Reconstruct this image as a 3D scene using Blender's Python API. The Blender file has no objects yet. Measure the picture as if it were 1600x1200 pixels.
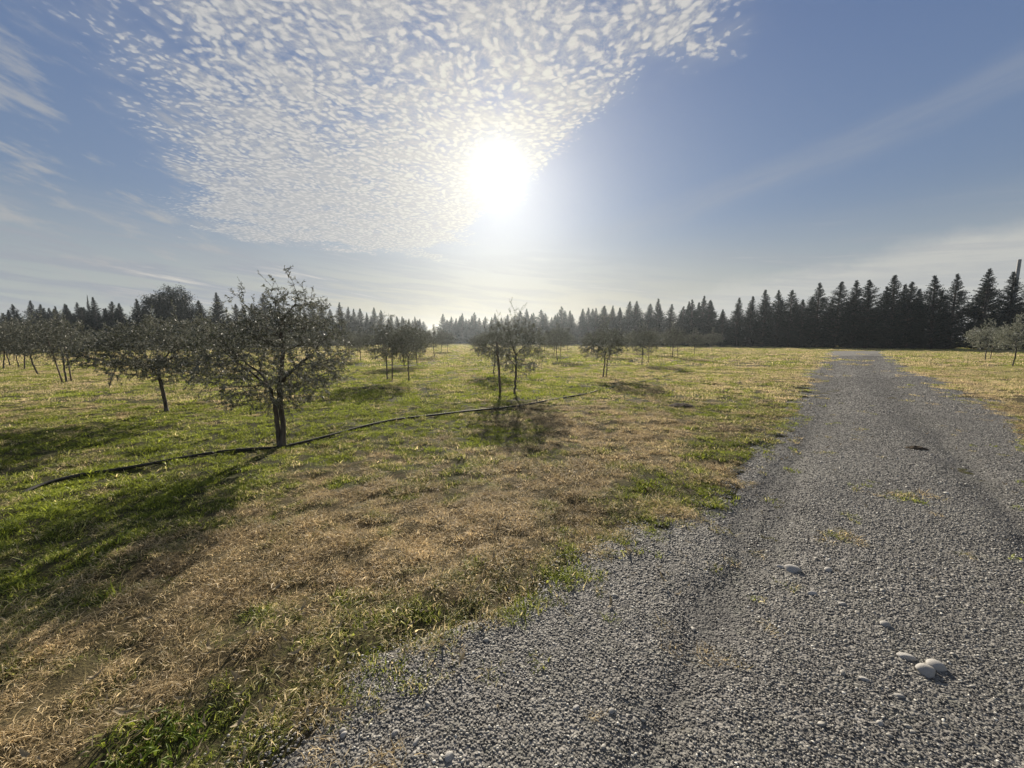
import bpy, math, random
import numpy as np
from mathutils import Vector
R = math.radians
C = bpy.context.scene.collection
scene = bpy.context.scene

# ------------------------------------------------------------------ camera
PITCH = R(6.75); CAMH = 1.6; F = 600.0
cd = bpy.data.cameras.new('camera'); cam = bpy.data.objects.new('camera', cd); C.objects.link(cam)
cam.location = (0, 0, CAMH); cam.rotation_euler = (R(90) - PITCH, 0, 0)
cd.sensor_width = 36; cd.lens = 13.5; cd.clip_start = 0.05; cd.clip_end = 30000
scene.camera = cam

# ------------------------------------------------------------------ sun + view
SUN_EL = R(22.2); SUN_AZ = R(-1.9)          # azimuth measured from +Y towards +X
sd = Vector((math.sin(SUN_AZ) * math.cos(SUN_EL), math.cos(SUN_AZ) * math.cos(SUN_EL), math.sin(SUN_EL)))
sl = bpy.data.lights.new('sun', 'SUN'); sun = bpy.data.objects.new('sun', sl); C.objects.link(sun)
sl.energy = 5.0; sl.angle = R(0.6); sl.color = (1.0, 0.90, 0.76)
sun.rotation_euler = (-sd).to_track_quat('-Z', 'Y').to_euler()
scene.view_settings.view_transform = 'Standard'
scene.view_settings.look = 'None'
scene.view_settings.exposure = 0.9
scene.view_settings.gamma = 1.0
scene.view_settings.use_curve_mapping = False
scene.render.engine = 'CYCLES'
scene.cycles.max_bounces = 6
scene.cycles.transparent_max_bounces = 8

# ------------------------------------------------------------------ node helper
class NT:
    def __init__(s, tree):
        s.t = tree; s.n = tree.nodes; s.l = tree.links
    def new(s, typ, **kw):
        n = s.n.new(typ)
        for k, v in kw.items(): setattr(n, k, v)
        return n
    def link(s, a, b): s.l.new(a, b)
    def put(s, sock, v):
        if hasattr(v, 'is_output') or isinstance(v, bpy.types.NodeSocket): s.l.new(v, sock)
        else: sock.default_value = v
    def m(s, op, a, b=0.0, c=0.0, clamp=False):
        n = s.n.new('ShaderNodeMath'); n.operation = op; n.use_clamp = clamp
        s.put(n.inputs[0], a); s.put(n.inputs[1], b)
        if op in ('MULTIPLY_ADD', 'WRAP', 'SMOOTH_MIN', 'SMOOTH_MAX', 'COMPARE'): s.put(n.inputs[2], c)
        return n.outputs[0]
    def ss(s, x, a, b, lo=0.0, hi=1.0):      # smoothstep of x between a and b
        n = s.n.new('ShaderNodeMapRange'); n.interpolation_type = 'SMOOTHSTEP'
        s.put(n.inputs[0], x); n.inputs[1].default_value = a; n.inputs[2].default_value = b
        n.inputs[3].default_value = lo; n.inputs[4].default_value = hi
        return n.outputs[0]
    def vec(s, x, y, z=0.0):
        n = s.n.new('ShaderNodeCombineXYZ')
        s.put(n.inputs[0], x); s.put(n.inputs[1], y); s.put(n.inputs[2], z)
        return n.outputs[0]
    def noise(s, v, scale, detail=3.0, rough=0.55, dist=0.0, color=False):
        n = s.n.new('ShaderNodeTexNoise'); n.noise_dimensions = '3D'
        if v is not None: s.l.new(v, n.inputs['Vector'])
        n.inputs['Scale'].default_value = scale; n.inputs['Detail'].default_value = detail
        n.inputs['Roughness'].default_value = rough; n.inputs['Distortion'].default_value = dist
        return n.outputs['Color' if color else 'Fac']
    def vor(s, v, scale, feature='F1', out='Distance', smooth=0.5, rnd=1.0):
        n = s.n.new('ShaderNodeTexVoronoi'); n.feature = feature
        if v is not None: s.l.new(v, n.inputs['Vector'])
        n.inputs['Scale'].default_value = scale
        if feature == 'SMOOTH_F1': n.inputs['Smoothness'].default_value = smooth
        n.inputs['Randomness'].default_value = rnd
        return n.outputs[out]
    def mix(s, f, a, b, blend='MIX'):
        n = s.n.new('ShaderNodeMix'); n.data_type = 'RGBA'; n.blend_type = blend
        s.put(n.inputs[0], f)
        for sock, v in ((n.inputs[6], a), (n.inputs[7], b)):
            if isinstance(v, bpy.types.NodeSocket): s.l.new(v, sock)
            else: sock.default_value = (v[0], v[1], v[2], 1) if len(v) == 3 else v
        return n.outputs[2]
    def scale(s, v, k):
        n = s.n.new('ShaderNodeVectorMath'); n.operation = 'SCALE'
        s.l.new(v, n.inputs[0]); s.put(n.inputs['Scale'], k)
        return n.outputs[0]
    def add(s, a, b):
        n = s.n.new('ShaderNodeVectorMath'); n.operation = 'ADD'
        s.l.new(a, n.inputs[0])
        if isinstance(b, bpy.types.NodeSocket): s.l.new(b, n.inputs[1])
        else: n.inputs[1].default_value = b
        return n.outputs[0]

# ------------------------------------------------------------------ world: sky, sun glow, cloud layers
world = bpy.data.worlds.new('World'); scene.world = world; world.use_nodes = True
W = NT(world.node_tree); W.n.clear()
SKY_K = 0.075
sky = W.new('ShaderNodeTexSky', sky_type='NISHITA')
sky.sun_disc = False; sky.sun_elevation = SUN_EL; sky.sun_rotation = SUN_AZ
sky.air_density = 1.0; sky.dust_density = 0.6; sky.ozone_density = 2.2; sky.altitude = 0
tc = W.new('ShaderNodeTexCoord'); D = tc.outputs['Generated']
sep = W.new('ShaderNodeSeparateXYZ'); W.link(D, sep.inputs[0])
x, y, z = sep.outputs
zc = W.m('MAXIMUM', z, 0.012)
u = W.m('DIVIDE', x, zc); v = W.m('DIVIDE', y, zc)
uv = W.vec(u, v)
dot = W.new('ShaderNodeVectorMath', operation='DOT_PRODUCT'); W.link(D, dot.inputs[0]); dot.inputs[1].default_value = sd
ang = W.m('ARCCOSINE', W.m('MINIMUM', dot.outputs['Value'], 0.999999))     # radians from the sun
el = W.m('ARCSINE', z)
az = W.m('ARCTAN2', x, y)
azel = W.vec(az, el)
# base blue, a little flattened
base = W.scale(sky.outputs[0], SKY_K)
def rgb(c): 
    n = W.new('ShaderNodeRGB'); n.outputs[0].default_value = (*c, 1); return n.outputs[0]
GRAD = W.new('ShaderNodeValToRGB')
cr = GRAD.color_ramp; cr.interpolation = 'B_SPLINE'
for i, (p, c) in enumerate([(0.0, (.36, .37, .34)), (0.10, (.27, .31, .34)), (0.25, (.175, .25, .40)), (0.5, (.105, .17, .36)), (1.0, (.055, .105, .27))]):
    e = cr.elements[i] if i < 2 else cr.elements.new(p)
    e.position = p; e.color = (*c, 1)
W.link(W.m('DIVIDE', el, 1.2, clamp=True), GRAD.inputs[0])
base = W.mix(0.72, base, GRAD.outputs[0])
# thin aerosol aureole round the sun
def gl(k, s): return W.m('MULTIPLY', W.m('EXPONENT', W.m('MULTIPLY', W.m('DIVIDE', ang, s), -1.0)), k)
glow_wide = gl(0.17, R(14)); glow_mid = gl(.26, R(5.0))
core = W.m('MULTIPLY', W.m('EXPONENT', W.m('MULTIPLY', W.m('POWER', W.m('DIVIDE', ang, R(1.4)), 1.3), -1.0)), 3.0)
# altocumulus sheet
warp = W.add(W.scale(W.add(W.noise(uv, 2.2, 3.0, color=True), (-.5, -.5, -.5)), 0.22), uv)
c1 = W.vor(W.add(warp, W.scale(W.add(W.noise(uv, 20, 2.0, color=True), (-.5, -.5, -.5)), 0.05)), 29.0, 'SMOOTH_F1', smooth=0.6)
puff = W.ss(c1, 0.62, 0.18)
n1 = W.noise(warp, 34.0, 6.0, 0.66)
n2 = W.noise(warp, 5.0, 3.0, 0.55)
n0 = W.noise(uv, 1.6, 3.0, 0.5)
def half(ax, ay, bx, by, soft, amp):         # inside = left of a->b in the cloud plane
    dx, dy = bx - ax, by - ay; L = math.hypot(dx, dy); nx, ny = -dy / L, dx / L
    d = W.m('ADD', W.m('ADD', W.m('MULTIPLY', u, nx), W.m('MULTIPLY', v, ny)), -(ax * nx + ay * ny))
    d = W.m('ADD', d, W.m('MULTIPLY', W.m('SUBTRACT', n0, 0.5), amp))
    return W.ss(d, -soft, soft)
mA = half(1.18, .62, .46, 2.15, .32, 1.1)
mB = half(.50, 2.15, -.75, 5.1, .36, 1.0)
mC = half(-.85, 5.1, -3.0, 3.9, .55, 2.2)
mD = half(-2.85, 3.5, -1.12, .9, .36, 1.1)
mask = W.m('MULTIPLY', W.m('MULTIPLY', mA, mB), W.m('MULTIPLY', mC, mD))
# thinner patch left of centre near the top of the sheet
dens = W.m('ADD', W.m('ADD', W.m('MULTIPLY', puff, 0.30), W.m('MULTIPLY', n1, 0.95)), W.m('MULTIPLY', n2, 0.85))
dens = W.m('ADD', dens, W.m('MULTIPLY', W.m('SUBTRACT', mask, 1.0), 1.1))
dens = W.m('ADD', dens, W.ss(v, 1.2, 3.2, 0.0, 0.16))
alto = W.m('MAXIMUM', W.ss(dens, 0.60, 1.18), W.m('MULTIPLY', W.ss(mask, .3, 1.0), W.ss(n2, .3, .62, .0, .30)))
# streaky low bands, stretched along the horizon
sv = W.vec(W.m('MULTIPLY', az, 2.2), W.m('MULTIPLY', W.m('ADD', el, W.m('MULTIPLY', az, 0.10)), 26.0))
st = W.noise(sv, 1.5, 5.0, 0.6, 0.4)
lowb = W.m('MULTIPLY', W.ss(el, R(1), R(5)), W.ss(el, R(15), R(8)))
leftb = W.ss(az, R(-6), R(-34), 0.35, 1.0)
streak = W.m('MULTIPLY', W.m('MULTIPLY', W.ss(st, 0.42, 0.60), lowb), leftb)
# scattered fragments on the far left
fr = W.noise(W.vec(W.m('MULTIPLY', az, 6.0), W.m('MULTIPLY', W.m('ADD', el, W.m('MULTIPLY', az, 0.25)), 20.0)), 1.6, 5.0, 0.62)
fragm = W.m('MULTIPLY', W.ss(az, R(-26), R(-40)), W.ss(el, R(40), R(8), 0.2, 1.0))
frag = W.m('MULTIPLY', W.m('MULTIPLY', W.ss(fr, 0.50, 0.70), fragm), 0.85)
# long diagonal cirrus veil to the right
cx = W.m('SUBTRACT', az, R(3)); 
line = W.m('SUBTRACT', el, W.m('ADD', R(12.5), W.m('MULTIPLY', cx, 0.20)))
line = W.m('ADD', line, W.m('MULTIPLY', W.m('SUBTRACT', W.noise(azel, 3.0, 3.0), 0.5), 0.05))
cir = W.m('MULTIPLY', W.ss(W.m('ABSOLUTE', line), R(2.6), R(0.1)), W.ss(az, R(2), R(20)))
cirn = W.noise(W.vec(W.m('MULTIPLY', az, 3.0), W.m('MULTIPLY', line, 22.0)), 2.0, 4.0, 0.6)
cir = W.m('MULTIPLY', cir, W.ss(cirn, 0.25, 0.75, 0.12, 0.36))
# soft bank low on the right
bank = W.m('SUBTRACT', el, W.m('ADD', R(4.6), W.m('MULTIPLY', W.m('SUBTRACT', az, R(20)), 0.15)))
bank = W.m('ADD', bank, W.m('MULTIPLY', W.m('SUBTRACT', W.noise(azel, 9.0, 5.0, 0.62), 0.5), 0.075))
bankm = W.m('MULTIPLY', W.m('MULTIPLY', W.ss(bank, R(1.8), R(-0.8)), W.ss(az, R(12), R(34))), 0.95)
# horizon brightness pale band
hz = W.ss(el, R(16), R(0), 0.0, 0.85)
near = W.m('EXPONENT', W.m('MULTIPLY', W.m('DIVIDE', ang, R(24)), -1.0))
cloudcol = W.mix(W.m('MULTIPLY', near, 1.15, clamp=True), (.52, .54, .56), (.76, .70, .60))
cloudcol = W.mix(W.ss(W.m('ADD', W.m('MULTIPLY', n1, 0.8), W.m('MULTIPLY', puff, 0.35)), 0.35, 0.80, 0.42, 0.0), cloudcol, (.20, .23, .29))
hcol = W.mix(W.ss(W.m('ABSOLUTE', W.m('ADD', az, 0.02)), R(8), R(55)), (.54, .49, .38), (.47, .50, .49))
col = W.mix(hz, base, hcol)
col = W.mix(cir, col, (.36, .39, .44))
col = W.mix(W.m('MULTIPLY', bankm, 0.9), col, (.56, .56, .53))
col = W.mix(streak, col, W.mix(W.ss(st, 0.55, 0.75), (.34, .37, .42), (.64, .62, .56)))
col = W.mix(frag, col, (.42, .43, .44))
col = W.mix(W.m('MULTIPLY', alto, 0.90), col, cloudcol)
gcol = W.scale(rgb((1.0, .93, .78)), W.m('ADD', W.m('ADD', glow_wide, glow_mid), core))
col = W.add(col, gcol)
bg = W.new('ShaderNodeBackground'); W.link(col, bg.inputs[0]); bg.inputs[1].default_value = 0.53
wo = W.new('ShaderNodeOutputWorld'); W.link(bg.outputs[0], wo.inputs[0])

# ------------------------------------------------------------------ general helpers
def G(px, py, z=0.0):
    """ground point seen at a pixel of the 1600 wide photograph"""
    a = (px - 800) / F; b = (600 - py) / F
    s, c = math.sin(PITCH), math.cos(PITCH)
    t = (CAMH - z) / (s - b * c)
    return (a * t, t * (c + b * s))
def prop(o, label=None, cat=None, group=None, kind=None):
    if label: o['label'] = label
    if cat: o['category'] = cat
    if group: o['group'] = group
    if kind: o['kind'] = kind
    return o
def mesh(name, V, Fc, mat=None, smooth=True, attrs=None):
    V = np.asarray(V, dtype=np.float32).reshape(-1, 3)
    me = bpy.data.meshes.new(name)
    if isinstance(Fc, np.ndarray):
        n, k = Fc.shape
        me.vertices.add(len(V)); me.vertices.foreach_set('co', V.ravel())
        me.loops.add(n * k); me.loops.foreach_set('vertex_index', Fc.astype(np.int32).ravel())
        me.polygons.add(n); me.polygons.foreach_set('loop_start', np.arange(0, n * k, k, dtype=np.int32))
        me.polygons.foreach_set('loop_total', np.full(n, k, dtype=np.int32))
        me.update(calc_edges=True)
    else:
        me.from_pydata(V.tolist(), [], Fc); me.update()
    if smooth: me.polygons.foreach_set('use_smooth', [True] * len(me.polygons))
    if mat: me.materials.append(mat)
    for k, a in (attrs or {}).items():
        at = me.attributes.new(k, 'FLOAT', 'POINT'); at.data.foreach_set('value', np.asarray(a, dtype=np.float32))
    return me
def obj(name, me, parent=None, loc=(0, 0, 0)):
    o = bpy.data.objects.new(name, me); C.objects.link(o); o.location = loc
    if parent: o.parent = parent
    return o
def empty(name, loc, rz=0.0, sc=1.0):
    o = bpy.data.objects.new(name, None); C.objects.link(o); o.location = loc
    o.rotation_euler = (0, 0, rz); o.scale = (sc, sc, sc); o.empty_display_size = 0.3
    return o
def copy_tree(o):
    c = o.copy(); C.objects.link(c)
    for ch in o.children:
        d = ch.copy(); C.objects.link(d); d.parent = c
    return c
# value noise in numpy
def vnoise(x, y, seed=0):
    x = np.asarray(x, float); y = np.asarray(y, float)
    xi = np.floor(x).astype(np.int64); yi = np.floor(y).astype(np.int64)
    fx = x - xi; fy = y - yi; fx = fx * fx * (3 - 2 * fx); fy = fy * fy * (3 - 2 * fy)
    def h(a, b):
        n = (a * 374761393 + b * 668265263 + seed * 974711) & 0xffffffff
        n = ((n ^ (n >> 13)) * 1274126177) & 0xffffffff
        return ((n ^ (n >> 16)) & 0xffff) / 65535.0
    return (h(xi, yi) * (1 - fx) + h(xi + 1, yi) * fx) * (1 - fy) + (h(xi, yi + 1) * (1 - fx) + h(xi + 1, yi + 1) * fx) * fy
def fbm(x, y, seed=0, oct=4):
    s = 0; a = 0.5; t = 0
    for i in range(oct):
        s = s + a * vnoise(x * 2 ** i + 17.3 * i, y * 2 ** i - 9.1 * i, seed + i); t += a; a *= 0.55
    return s / t
def sstep(x, a, b):
    t = np.clip((x - a) / (b - a), 0, 1); return t * t * (3 - 2 * t)

# ------------------------------------------------------------------ layout of the place
LE = [(330, 1250), (400, 1195), (520, 1110), (640, 1015), (760, 975), (850, 950), (930, 870), (1000, 825), (1090, 795), (1140, 740), (1200, 690), (1238, 645), (1240, 612), (1262, 590), (1280, 565), (1287, 553), (1290, 549)]
RE = [(1600, 665), (1540, 625), (1460, 595), (1420, 575), (1395, 562), (1385, 553), (1384, 549)]
le = np.array([(-2.2, -1.0), (-1.5, .6)] + [G(*p) for p in LE]); re = np.array([(1.2, -1.0), (4.0, 1.7)] + [G(*p) for p in RE])
le = le[np.argsort(le[:, 1])]; re = re[np.argsort(re[:, 1])]
HEDGE_R = np.array([(-22, 126), (-16, 119), (14, 98), (40, 80), (53, 66), (66, 57.5), (88, 47), (105, 40)], float)
HEDGE_L = np.array([(-150, 96), (-120, 86), (-91, 80), (-70, 70), (-54, 65), (-44, 68), (-40, 80), (-35, 98), (-27, 116)], float)
CROSS = HEDGE_R.copy(); CROSS[:, 0] -= 2.6; CROSS[:, 1] -= 4.6
def pdist(px, py, P):
    best = np.full(np.shape(px), 1e9)
    for (ax, ay), (bx, by) in zip(P[:-1], P[1:]):
        dx, dy = bx - ax, by - ay
        t = np.clip(((px - ax) * dx + (py - ay) * dy) / (dx * dx + dy * dy), 0, 1)
        best = np.minimum(best, np.hypot(px - ax - t * dx, py - ay - t * dy))
    return best
def xl(y): return np.interp(y, le[:, 1], le[:, 0])
def xr(y): return np.interp(y, re[:, 1], re[:, 0])
def road_in(x, y):
    """>0 inside the gravel, metres to its edge"""
    x = np.asarray(x, float); y = np.asarray(y, float)
    d = np.minimum(x - xl(y), xr(y) - x) * 0.72
    d = np.where(y > 50, -9, d)
    d = np.maximum(d, 2.0 - pdist(x, y, CROSS))
    sc = np.clip(np.hypot(x, y) / 6, 0.25, 2.0)
    return d + (fbm(x * 2.1 / sc, y * 2.1 / sc, 5, 4) - 0.5) * 0.75 * sc + (fbm(x * 9, y * 9, 8, 2) - .5) * 0.12
def rutlane(x, y):
    w = (x - xl(y)) / np.maximum(xr(y) - xl(y), 0.5)
    return w
# wheel tracks, as lines on the ground
RUT1 = np.array([G(985, 1250), G(1060, 1080), G(1130, 930), G(1180, 840), G(1215, 760), G(1262, 690), G(1290, 640), G(1298, 590), G(1305, 560)])
RUT2 = np.array([G(1700, 900), G(1600, 830), G(1540, 760), G(1470, 690), G(1415, 630), G(1375, 590), G(1358, 565), G(1368, 553)])
def rut(x, y):
    sc = np.clip(y / 8, .55, 1.6)
    d = np.minimum(pdist(x, y, RUT1), pdist(x, y, RUT2)) + (fbm(x * 1.5, y * 1.5, 31, 3) - .5) * .35
    return np.exp(-(d / (0.30 * sc)) ** 2)
def gz(x, y):
    """height of the turf"""
    x = np.asarray(x, float); y = np.asarray(y, float)
    n = (fbm(x * .35, y * .35, 3, 3) - .5) * .10 + (fbm(x * 2.2, y * 2.2, 4, 3) - .5) * .05
    return (n + (fbm(x * 4.5, y * 4.5, 6, 3) - .5) * .085) * sstep(np.hypot(x, y), 0, 1) + 0.006 - 0.07 * sstep(road_in(x, y), -0.12, 0.35)
def rz_(x, y):
    return 0.004 + (fbm(x * 1.1, y * 1.1, 21, 3) - .5) * .022 - 0.03 * rut(x, y)
# dry / green pattern of the turf: (px, py, radius m, dryness)
BL = [(100, 1120, .9, 1.0), (300, 1000, .9, .95), (560, 930, .7, .95), (150, 860, 1.3, .55), (420, 840, .9, .9), (620, 820, .9, 1.0), (700, 880, .6, .95), (850, 800, .9, .85),
      (560, 740, 1.1, .95), (760, 760, 1.0, .9), (850, 700, 1.3, .75), (980, 690, 1.3, 1.0), (1060, 680, 1.2, .95), (900, 660, 1.3, .95), (1080, 640, 1.8, .8),
      (520, 1050, .35, .5), (650, 960, .35, .25), (800, 930, .35, .15), (900, 850, .4, .25), (1000, 800, .45, .25), (1070, 760, .5, .2), (1120, 700, .7, .1), (1180, 650, .9, .15), (1150, 690, .6, .1),
      (235, 1175, .10, .15), (380, 1120, .3, .75), (700, 990, .25, .35), (450, 950, .3, .3),
      (300, 770, 1.0, .05), (150, 800, 1.0, .12), (60, 780, 1.2, .1), (450, 740, .9, .3), (560, 690, 1.2, .12), (700, 700, 1.2, .05), (640, 730, .8, .15), (780, 660, 1.2, .2),
      (250, 680, 1.8, .15), (120, 720, 1.5, .2), (60, 690, 2, .3), (400, 660, 1.8, .1), (550, 640, 2.2, .2), (720, 620, 2.2, .2), (850, 610, 2.2, .15),
      (60, 630, 3.5, .55), (200, 640, 2.5, .45), (120, 600, 4, .5), (350, 610, 4, .25), (500, 590, 5, .35), (700, 580, 5, .3), (900, 590, 4, .3), (1000, 600, 4, .4), (950, 630, 2, .6),
      (1100, 600, 4, .6), (1180, 600, 4, .6), (1200, 570, 7, .55), (1050, 570, 7, .4), (900, 560, 9, .35), (1200, 630, 1.6, .3),
      (1500, 590, 5, .7), (1570, 620, 3, .7), (1450, 565, 8, .6), (1590, 650, 2, .8), (1560, 575, 5, .45)]
BLG = np.array([(*G(a, b), r, w) for a, b, r, w in BL])
def dry(x, y):
    x = np.asarray(x, float); y = np.asarray(y, float)
    wx = x + (fbm(x * .9, y * .9, 41, 3) - .5) * 1.2 * np.clip(y / 5, .3, 2); wy = y + (fbm(x * .9, y * .9, 47, 3) - .5) * 1.2 * np.clip(y / 5, .3, 2)
    s = np.full(np.shape(x), .5 * .03); t = np.full(np.shape(x), .03)
    for bx, by, r, w in BLG:
        k = np.exp(-((wx - bx) ** 2 + (wy - by) ** 2) / (r * r)) / r
        s = s + k * w; t = t + k
    d = s / t
    d = d - .03 + (fbm(x * 3.2, y * 3.2, 51, 4) - .5) * 1.25 + (fbm(x * 11, y * 11, 52, 2) - .5) * .8 + (fbm(x * .5, y * .5, 57, 2) - .5) * .4
    return np.clip(d, 0, 1)

# ------------------------------------------------------------------ materials
def mat(name):
    m = bpy.data.materials.new(name); m.use_nodes = True; t = NT(m.node_tree); t.n.clear()
    out = t.new('ShaderNodeOutputMaterial'); return m, t, out
def leafish(t, out, col, trans=0.4, gloss=0.12, rough=0.4, tcol=None):
    d = t.new('ShaderNodeBsdfDiffuse'); t.put(d.inputs[0], col)
    tr = t.new('ShaderNodeBsdfTranslucent'); t.put(tr.inputs[0], tcol if tcol is not None else col)
    g = t.new('ShaderNodeBsdfGlossy'); g.inputs[0].default_value = (.9, .9, .9, 1); g.inputs['Roughness'].default_value = rough
    m1 = t.new('ShaderNodeMixShader'); m1.inputs[0].default_value = trans; t.link(d.outputs[0], m1.inputs[1]); t.link(tr.outputs[0], m1.inputs[2])
    m2 = t.new('ShaderNodeMixShader'); m2.inputs[0].default_value = gloss; t.link(m1.outputs[0], m2.inputs[1]); t.link(g.outputs[0], m2.inputs[2])
    t.link(m2.outputs[0], out.inputs[0])
def grass_material(name, gain=1.0):
    m, t, out = mat(name)
    at = t.new('ShaderNodeAttribute', attribute_type='INSTANCER', attribute_name='dry')
    at2 = t.new('ShaderNodeAttribute', attribute_type='INSTANCER', attribute_name='tone')
    geo = t.new('ShaderNodeNewGeometry'); rnd = geo.outputs['Random Per Island']
    green = t.mix(rnd, (.060, .085, .010), (.42, .47, .06))
    tan = t.mix(rnd, (.17, .122, .055), (.90, .72, .42))
    f = t.m('ADD', at.outputs['Fac'], t.m('MULTIPLY', t.m('SUBTRACT', rnd, 0.5), 0.55))
    col = t.mix(t.ss(f, .30, .72), green, tan)
    col = t.scale(col, t.m('MULTIPLY', at2.outputs['Fac'], gain))
    leafish(t, out, col, 0.50, 0.022, 0.45)
    return m
M_grass = grass_material('turf_blades')
def flat_leaf(name, c1, c2, trans=.35, gloss=.1, rough=.4):
    m, t, out = mat(name)
    geo = t.new('ShaderNodeNewGeometry')
    leafish(t, out, t.mix(geo.outputs['Random Per Island'], c1, c2), trans, gloss, rough); return m
M_litter = flat_leaf('leaf_litter', (.06, .045, .025), (.40, .33, .21), .15, .01, .5)
M_weed = flat_leaf('weed_leaf', (.09, .14, .015), (.19, .25, .03), .5, .015, .5)
def olive_material(k=1.0, name='olive_leaf'):
    m, t, out = mat(name)
    geo = t.new('ShaderNodeNewGeometry')
    top = t.mix(geo.outputs['Random Per Island'], (.045, .052, .030), (.105, .115, .065))
    und = t.mix(geo.outputs['Random Per Island'], (.16, .165, .125), (.34, .34, .28))
    col = t.scale(t.mix(geo.outputs['Backfacing'], top, und), k)
    leafish(t, out, col, 0.20, 0.045, 0.38); return m
M_olive = olive_material(); M_pale = olive_material(1.7, 'pale_olive_leaf')
M_conifer = flat_leaf('conifer_spray', (.008, .016, .011), (.026, .040, .026), .08, .015, .6)
M_shrub = flat_leaf('broad_crown_leaf', (.010, .016, .010), (.032, .042, .024), .12, .05, .45)
def bark(name, c1, c2, sc=30):
    m, t, out = mat(name)
    tcx = t.new('ShaderNodeTexCoord')
    mp = t.new('ShaderNodeMapping'); mp.inputs['Scale'].default_value = (1, 1, .25); t.link(tcx.outputs['Object'], mp.inputs[0])
    n = t.noise(mp.outputs[0], sc, 6, .65); n2 = t.noise(mp.outputs[0], sc * .25, 3)
    b = t.new('ShaderNodeBsdfPrincipled'); t.link(t.mix(t.ss(t.m('ADD', n, t.m('MULTIPLY', n2, .4)), .45, .95), c1, c2), b.inputs['Base Color'])
    b.inputs['Roughness'].default_value = .85
    bu = t.new('ShaderNodeBump'); bu.inputs['Strength'].default_value = .7; bu.inputs['Distance'].default_value = .012
    t.link(n, bu.inputs['Height']); t.link(bu.outputs[0], b.inputs['Normal']); t.link(b.outputs[0], out.inputs[0]); return m
M_bark = bark('olive_bark', (.025, .021, .016), (.12, .10, .08))
M_cbark = bark('conifer_bark', (.03, .022, .016), (.10, .075, .055), 12)
M_stake = bark('stake_wood', (.07, .05, .035), (.22, .17, .12), 40)
def ground_material():
    m, t, out = mat('turf_soil')
    at = t.new('ShaderNodeAttribute', attribute_name='dry'); tcx = t.new('ShaderNodeTexCoord'); P = tcx.outputs['Object']
    n = t.noise(P, 55, 4, .7); n2 = t.noise(P, 3.0, 5, .65); n3 = t.noise(P, .25, 4, .6)
    f = t.m('ADD', at.outputs['Fac'], t.m('MULTIPLY', t.m('SUBTRACT', n2, .5), .6))
    col = t.mix(t.ss(f, .25, .8), (.060, .075, .020), (.15, .115, .055))
    col = t.mix(t.ss(n, .42, .66, .85, 0.0), col, (.035, .028, .017))
    col = t.mix(t.ss(n3, .3, .7, 0, .35), col, (.10, .085, .04))
    b = t.new('ShaderNodeBsdfPrincipled'); t.link(col, b.inputs['Base Color']); b.inputs['Roughness'].default_value = 1.0
    b.inputs['Specular IOR Level'].default_value = .1
    bu = t.new('ShaderNodeBump'); bu.inputs['Strength'].default_value = .8; bu.inputs['Distance'].default_value = .03
    t.link(t.m('ADD', n, n2), bu.inputs['Height']); t.link(bu.outputs[0], b.inputs['Normal']); t.link(b.outputs[0], out.inputs[0]); return m
def road_material():
    m, t, out = mat('road_gravel')
    at = t.new('ShaderNodeAttribute', attribute_name='rut'); tcx = t.new('ShaderNodeTexCoord'); P = tcx.outputs['Object']
    vc = t.vor(P, 85, 'F1', 'Color'); vd = t.vor(P, 85, 'F1', 'Distance')
    vc2 = t.vor(P, 32, 'F1', 'Color'); vd2 = t.vor(P, 32, 'F1', 'Distance')
    sp = t.new('ShaderNodeSeparateColor'); t.link(vc, sp.inputs[0]); sp2 = t.new('ShaderNodeSeparateColor'); t.link(vc2, sp2.inputs[0])
    g = t.mix(t.m('POWER', sp.outputs[0], 1.6), (.050, .047, .042), (.29, .275, .245))
    g2 = t.mix(t.m('POWER', sp2.outputs[0], 2.2), (.065, .060, .054), (.33, .31, .28))
    n2 = t.noise(P, .9, 4, .6); n3 = t.noise(P, 7, 4, .6)
    col = t.mix(.35, g, g2)
    col = t.mix(t.m('MULTIPLY', at.outputs['Fac'], .9), col, (.075, .072, .066))
    col = t.mix(t.ss(n2, .35, .7, 0, .35), col, (.16, .155, .13))
    col = t.mix(t.ss(n3, .5, .7, 0, .3), col, (.11, .115, .08))
    b = t.new('ShaderNodeBsdfPrincipled'); t.link(col, b.inputs['Base Color']); b.inputs['Roughness'].default_value = .8
    b.inputs['Specular IOR Level'].default_value = .3
    bu = t.new('ShaderNodeBump'); bu.inputs['Strength'].default_value = 1.0; bu.inputs['Distance'].default_value = .007
    h = t.m('ADD', t.m('MULTIPLY', vd, -1.0), t.m('MULTIPLY', vd2, -1.2)); t.link(t.m('ADD', h, n3), bu.inputs['Height'])
    t.link(bu.outputs[0], b.inputs['Normal']); t.link(b.outputs[0], out.inputs[0]); return m
def pebble_material():
    m, t, out = mat('pebble')
    at = t.new('ShaderNodeAttribute', attribute_type='INSTANCER', attribute_name='tone'); tcx = t.new('ShaderNodeTexCoord')
    n = t.noise(tcx.outputs['Object'], 3, 4, .65)
    f = t.m('ADD', at.outputs['Fac'], t.m('MULTIPLY', t.m('SUBTRACT', n, .5), .25))
    cr_ = t.new('ShaderNodeValToRGB'); e = cr_.color_ramp.elements
    e[0].position = 0; e[0].color = (.050, .046, .040, 1); e[1].position = 1; e[1].color = (.70, .67, .58, 1)
    for p, c in ((.35, (.135, .128, .110)), (.6, (.25, .235, .20)), (.8, (.38, .36, .30))):
        q = e.new(p); q.color = (*c, 1)
    t.link(f, cr_.inputs[0])
    b = t.new('ShaderNodeBsdfPrincipled'); t.link(cr_.outputs[0], b.inputs['Base Color']); b.inputs['Roughness'].default_value = .6
    b.inputs['Specular IOR Level'].default_value = .4
    t.link(b.outputs[0], out.inputs[0]); return m
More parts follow.
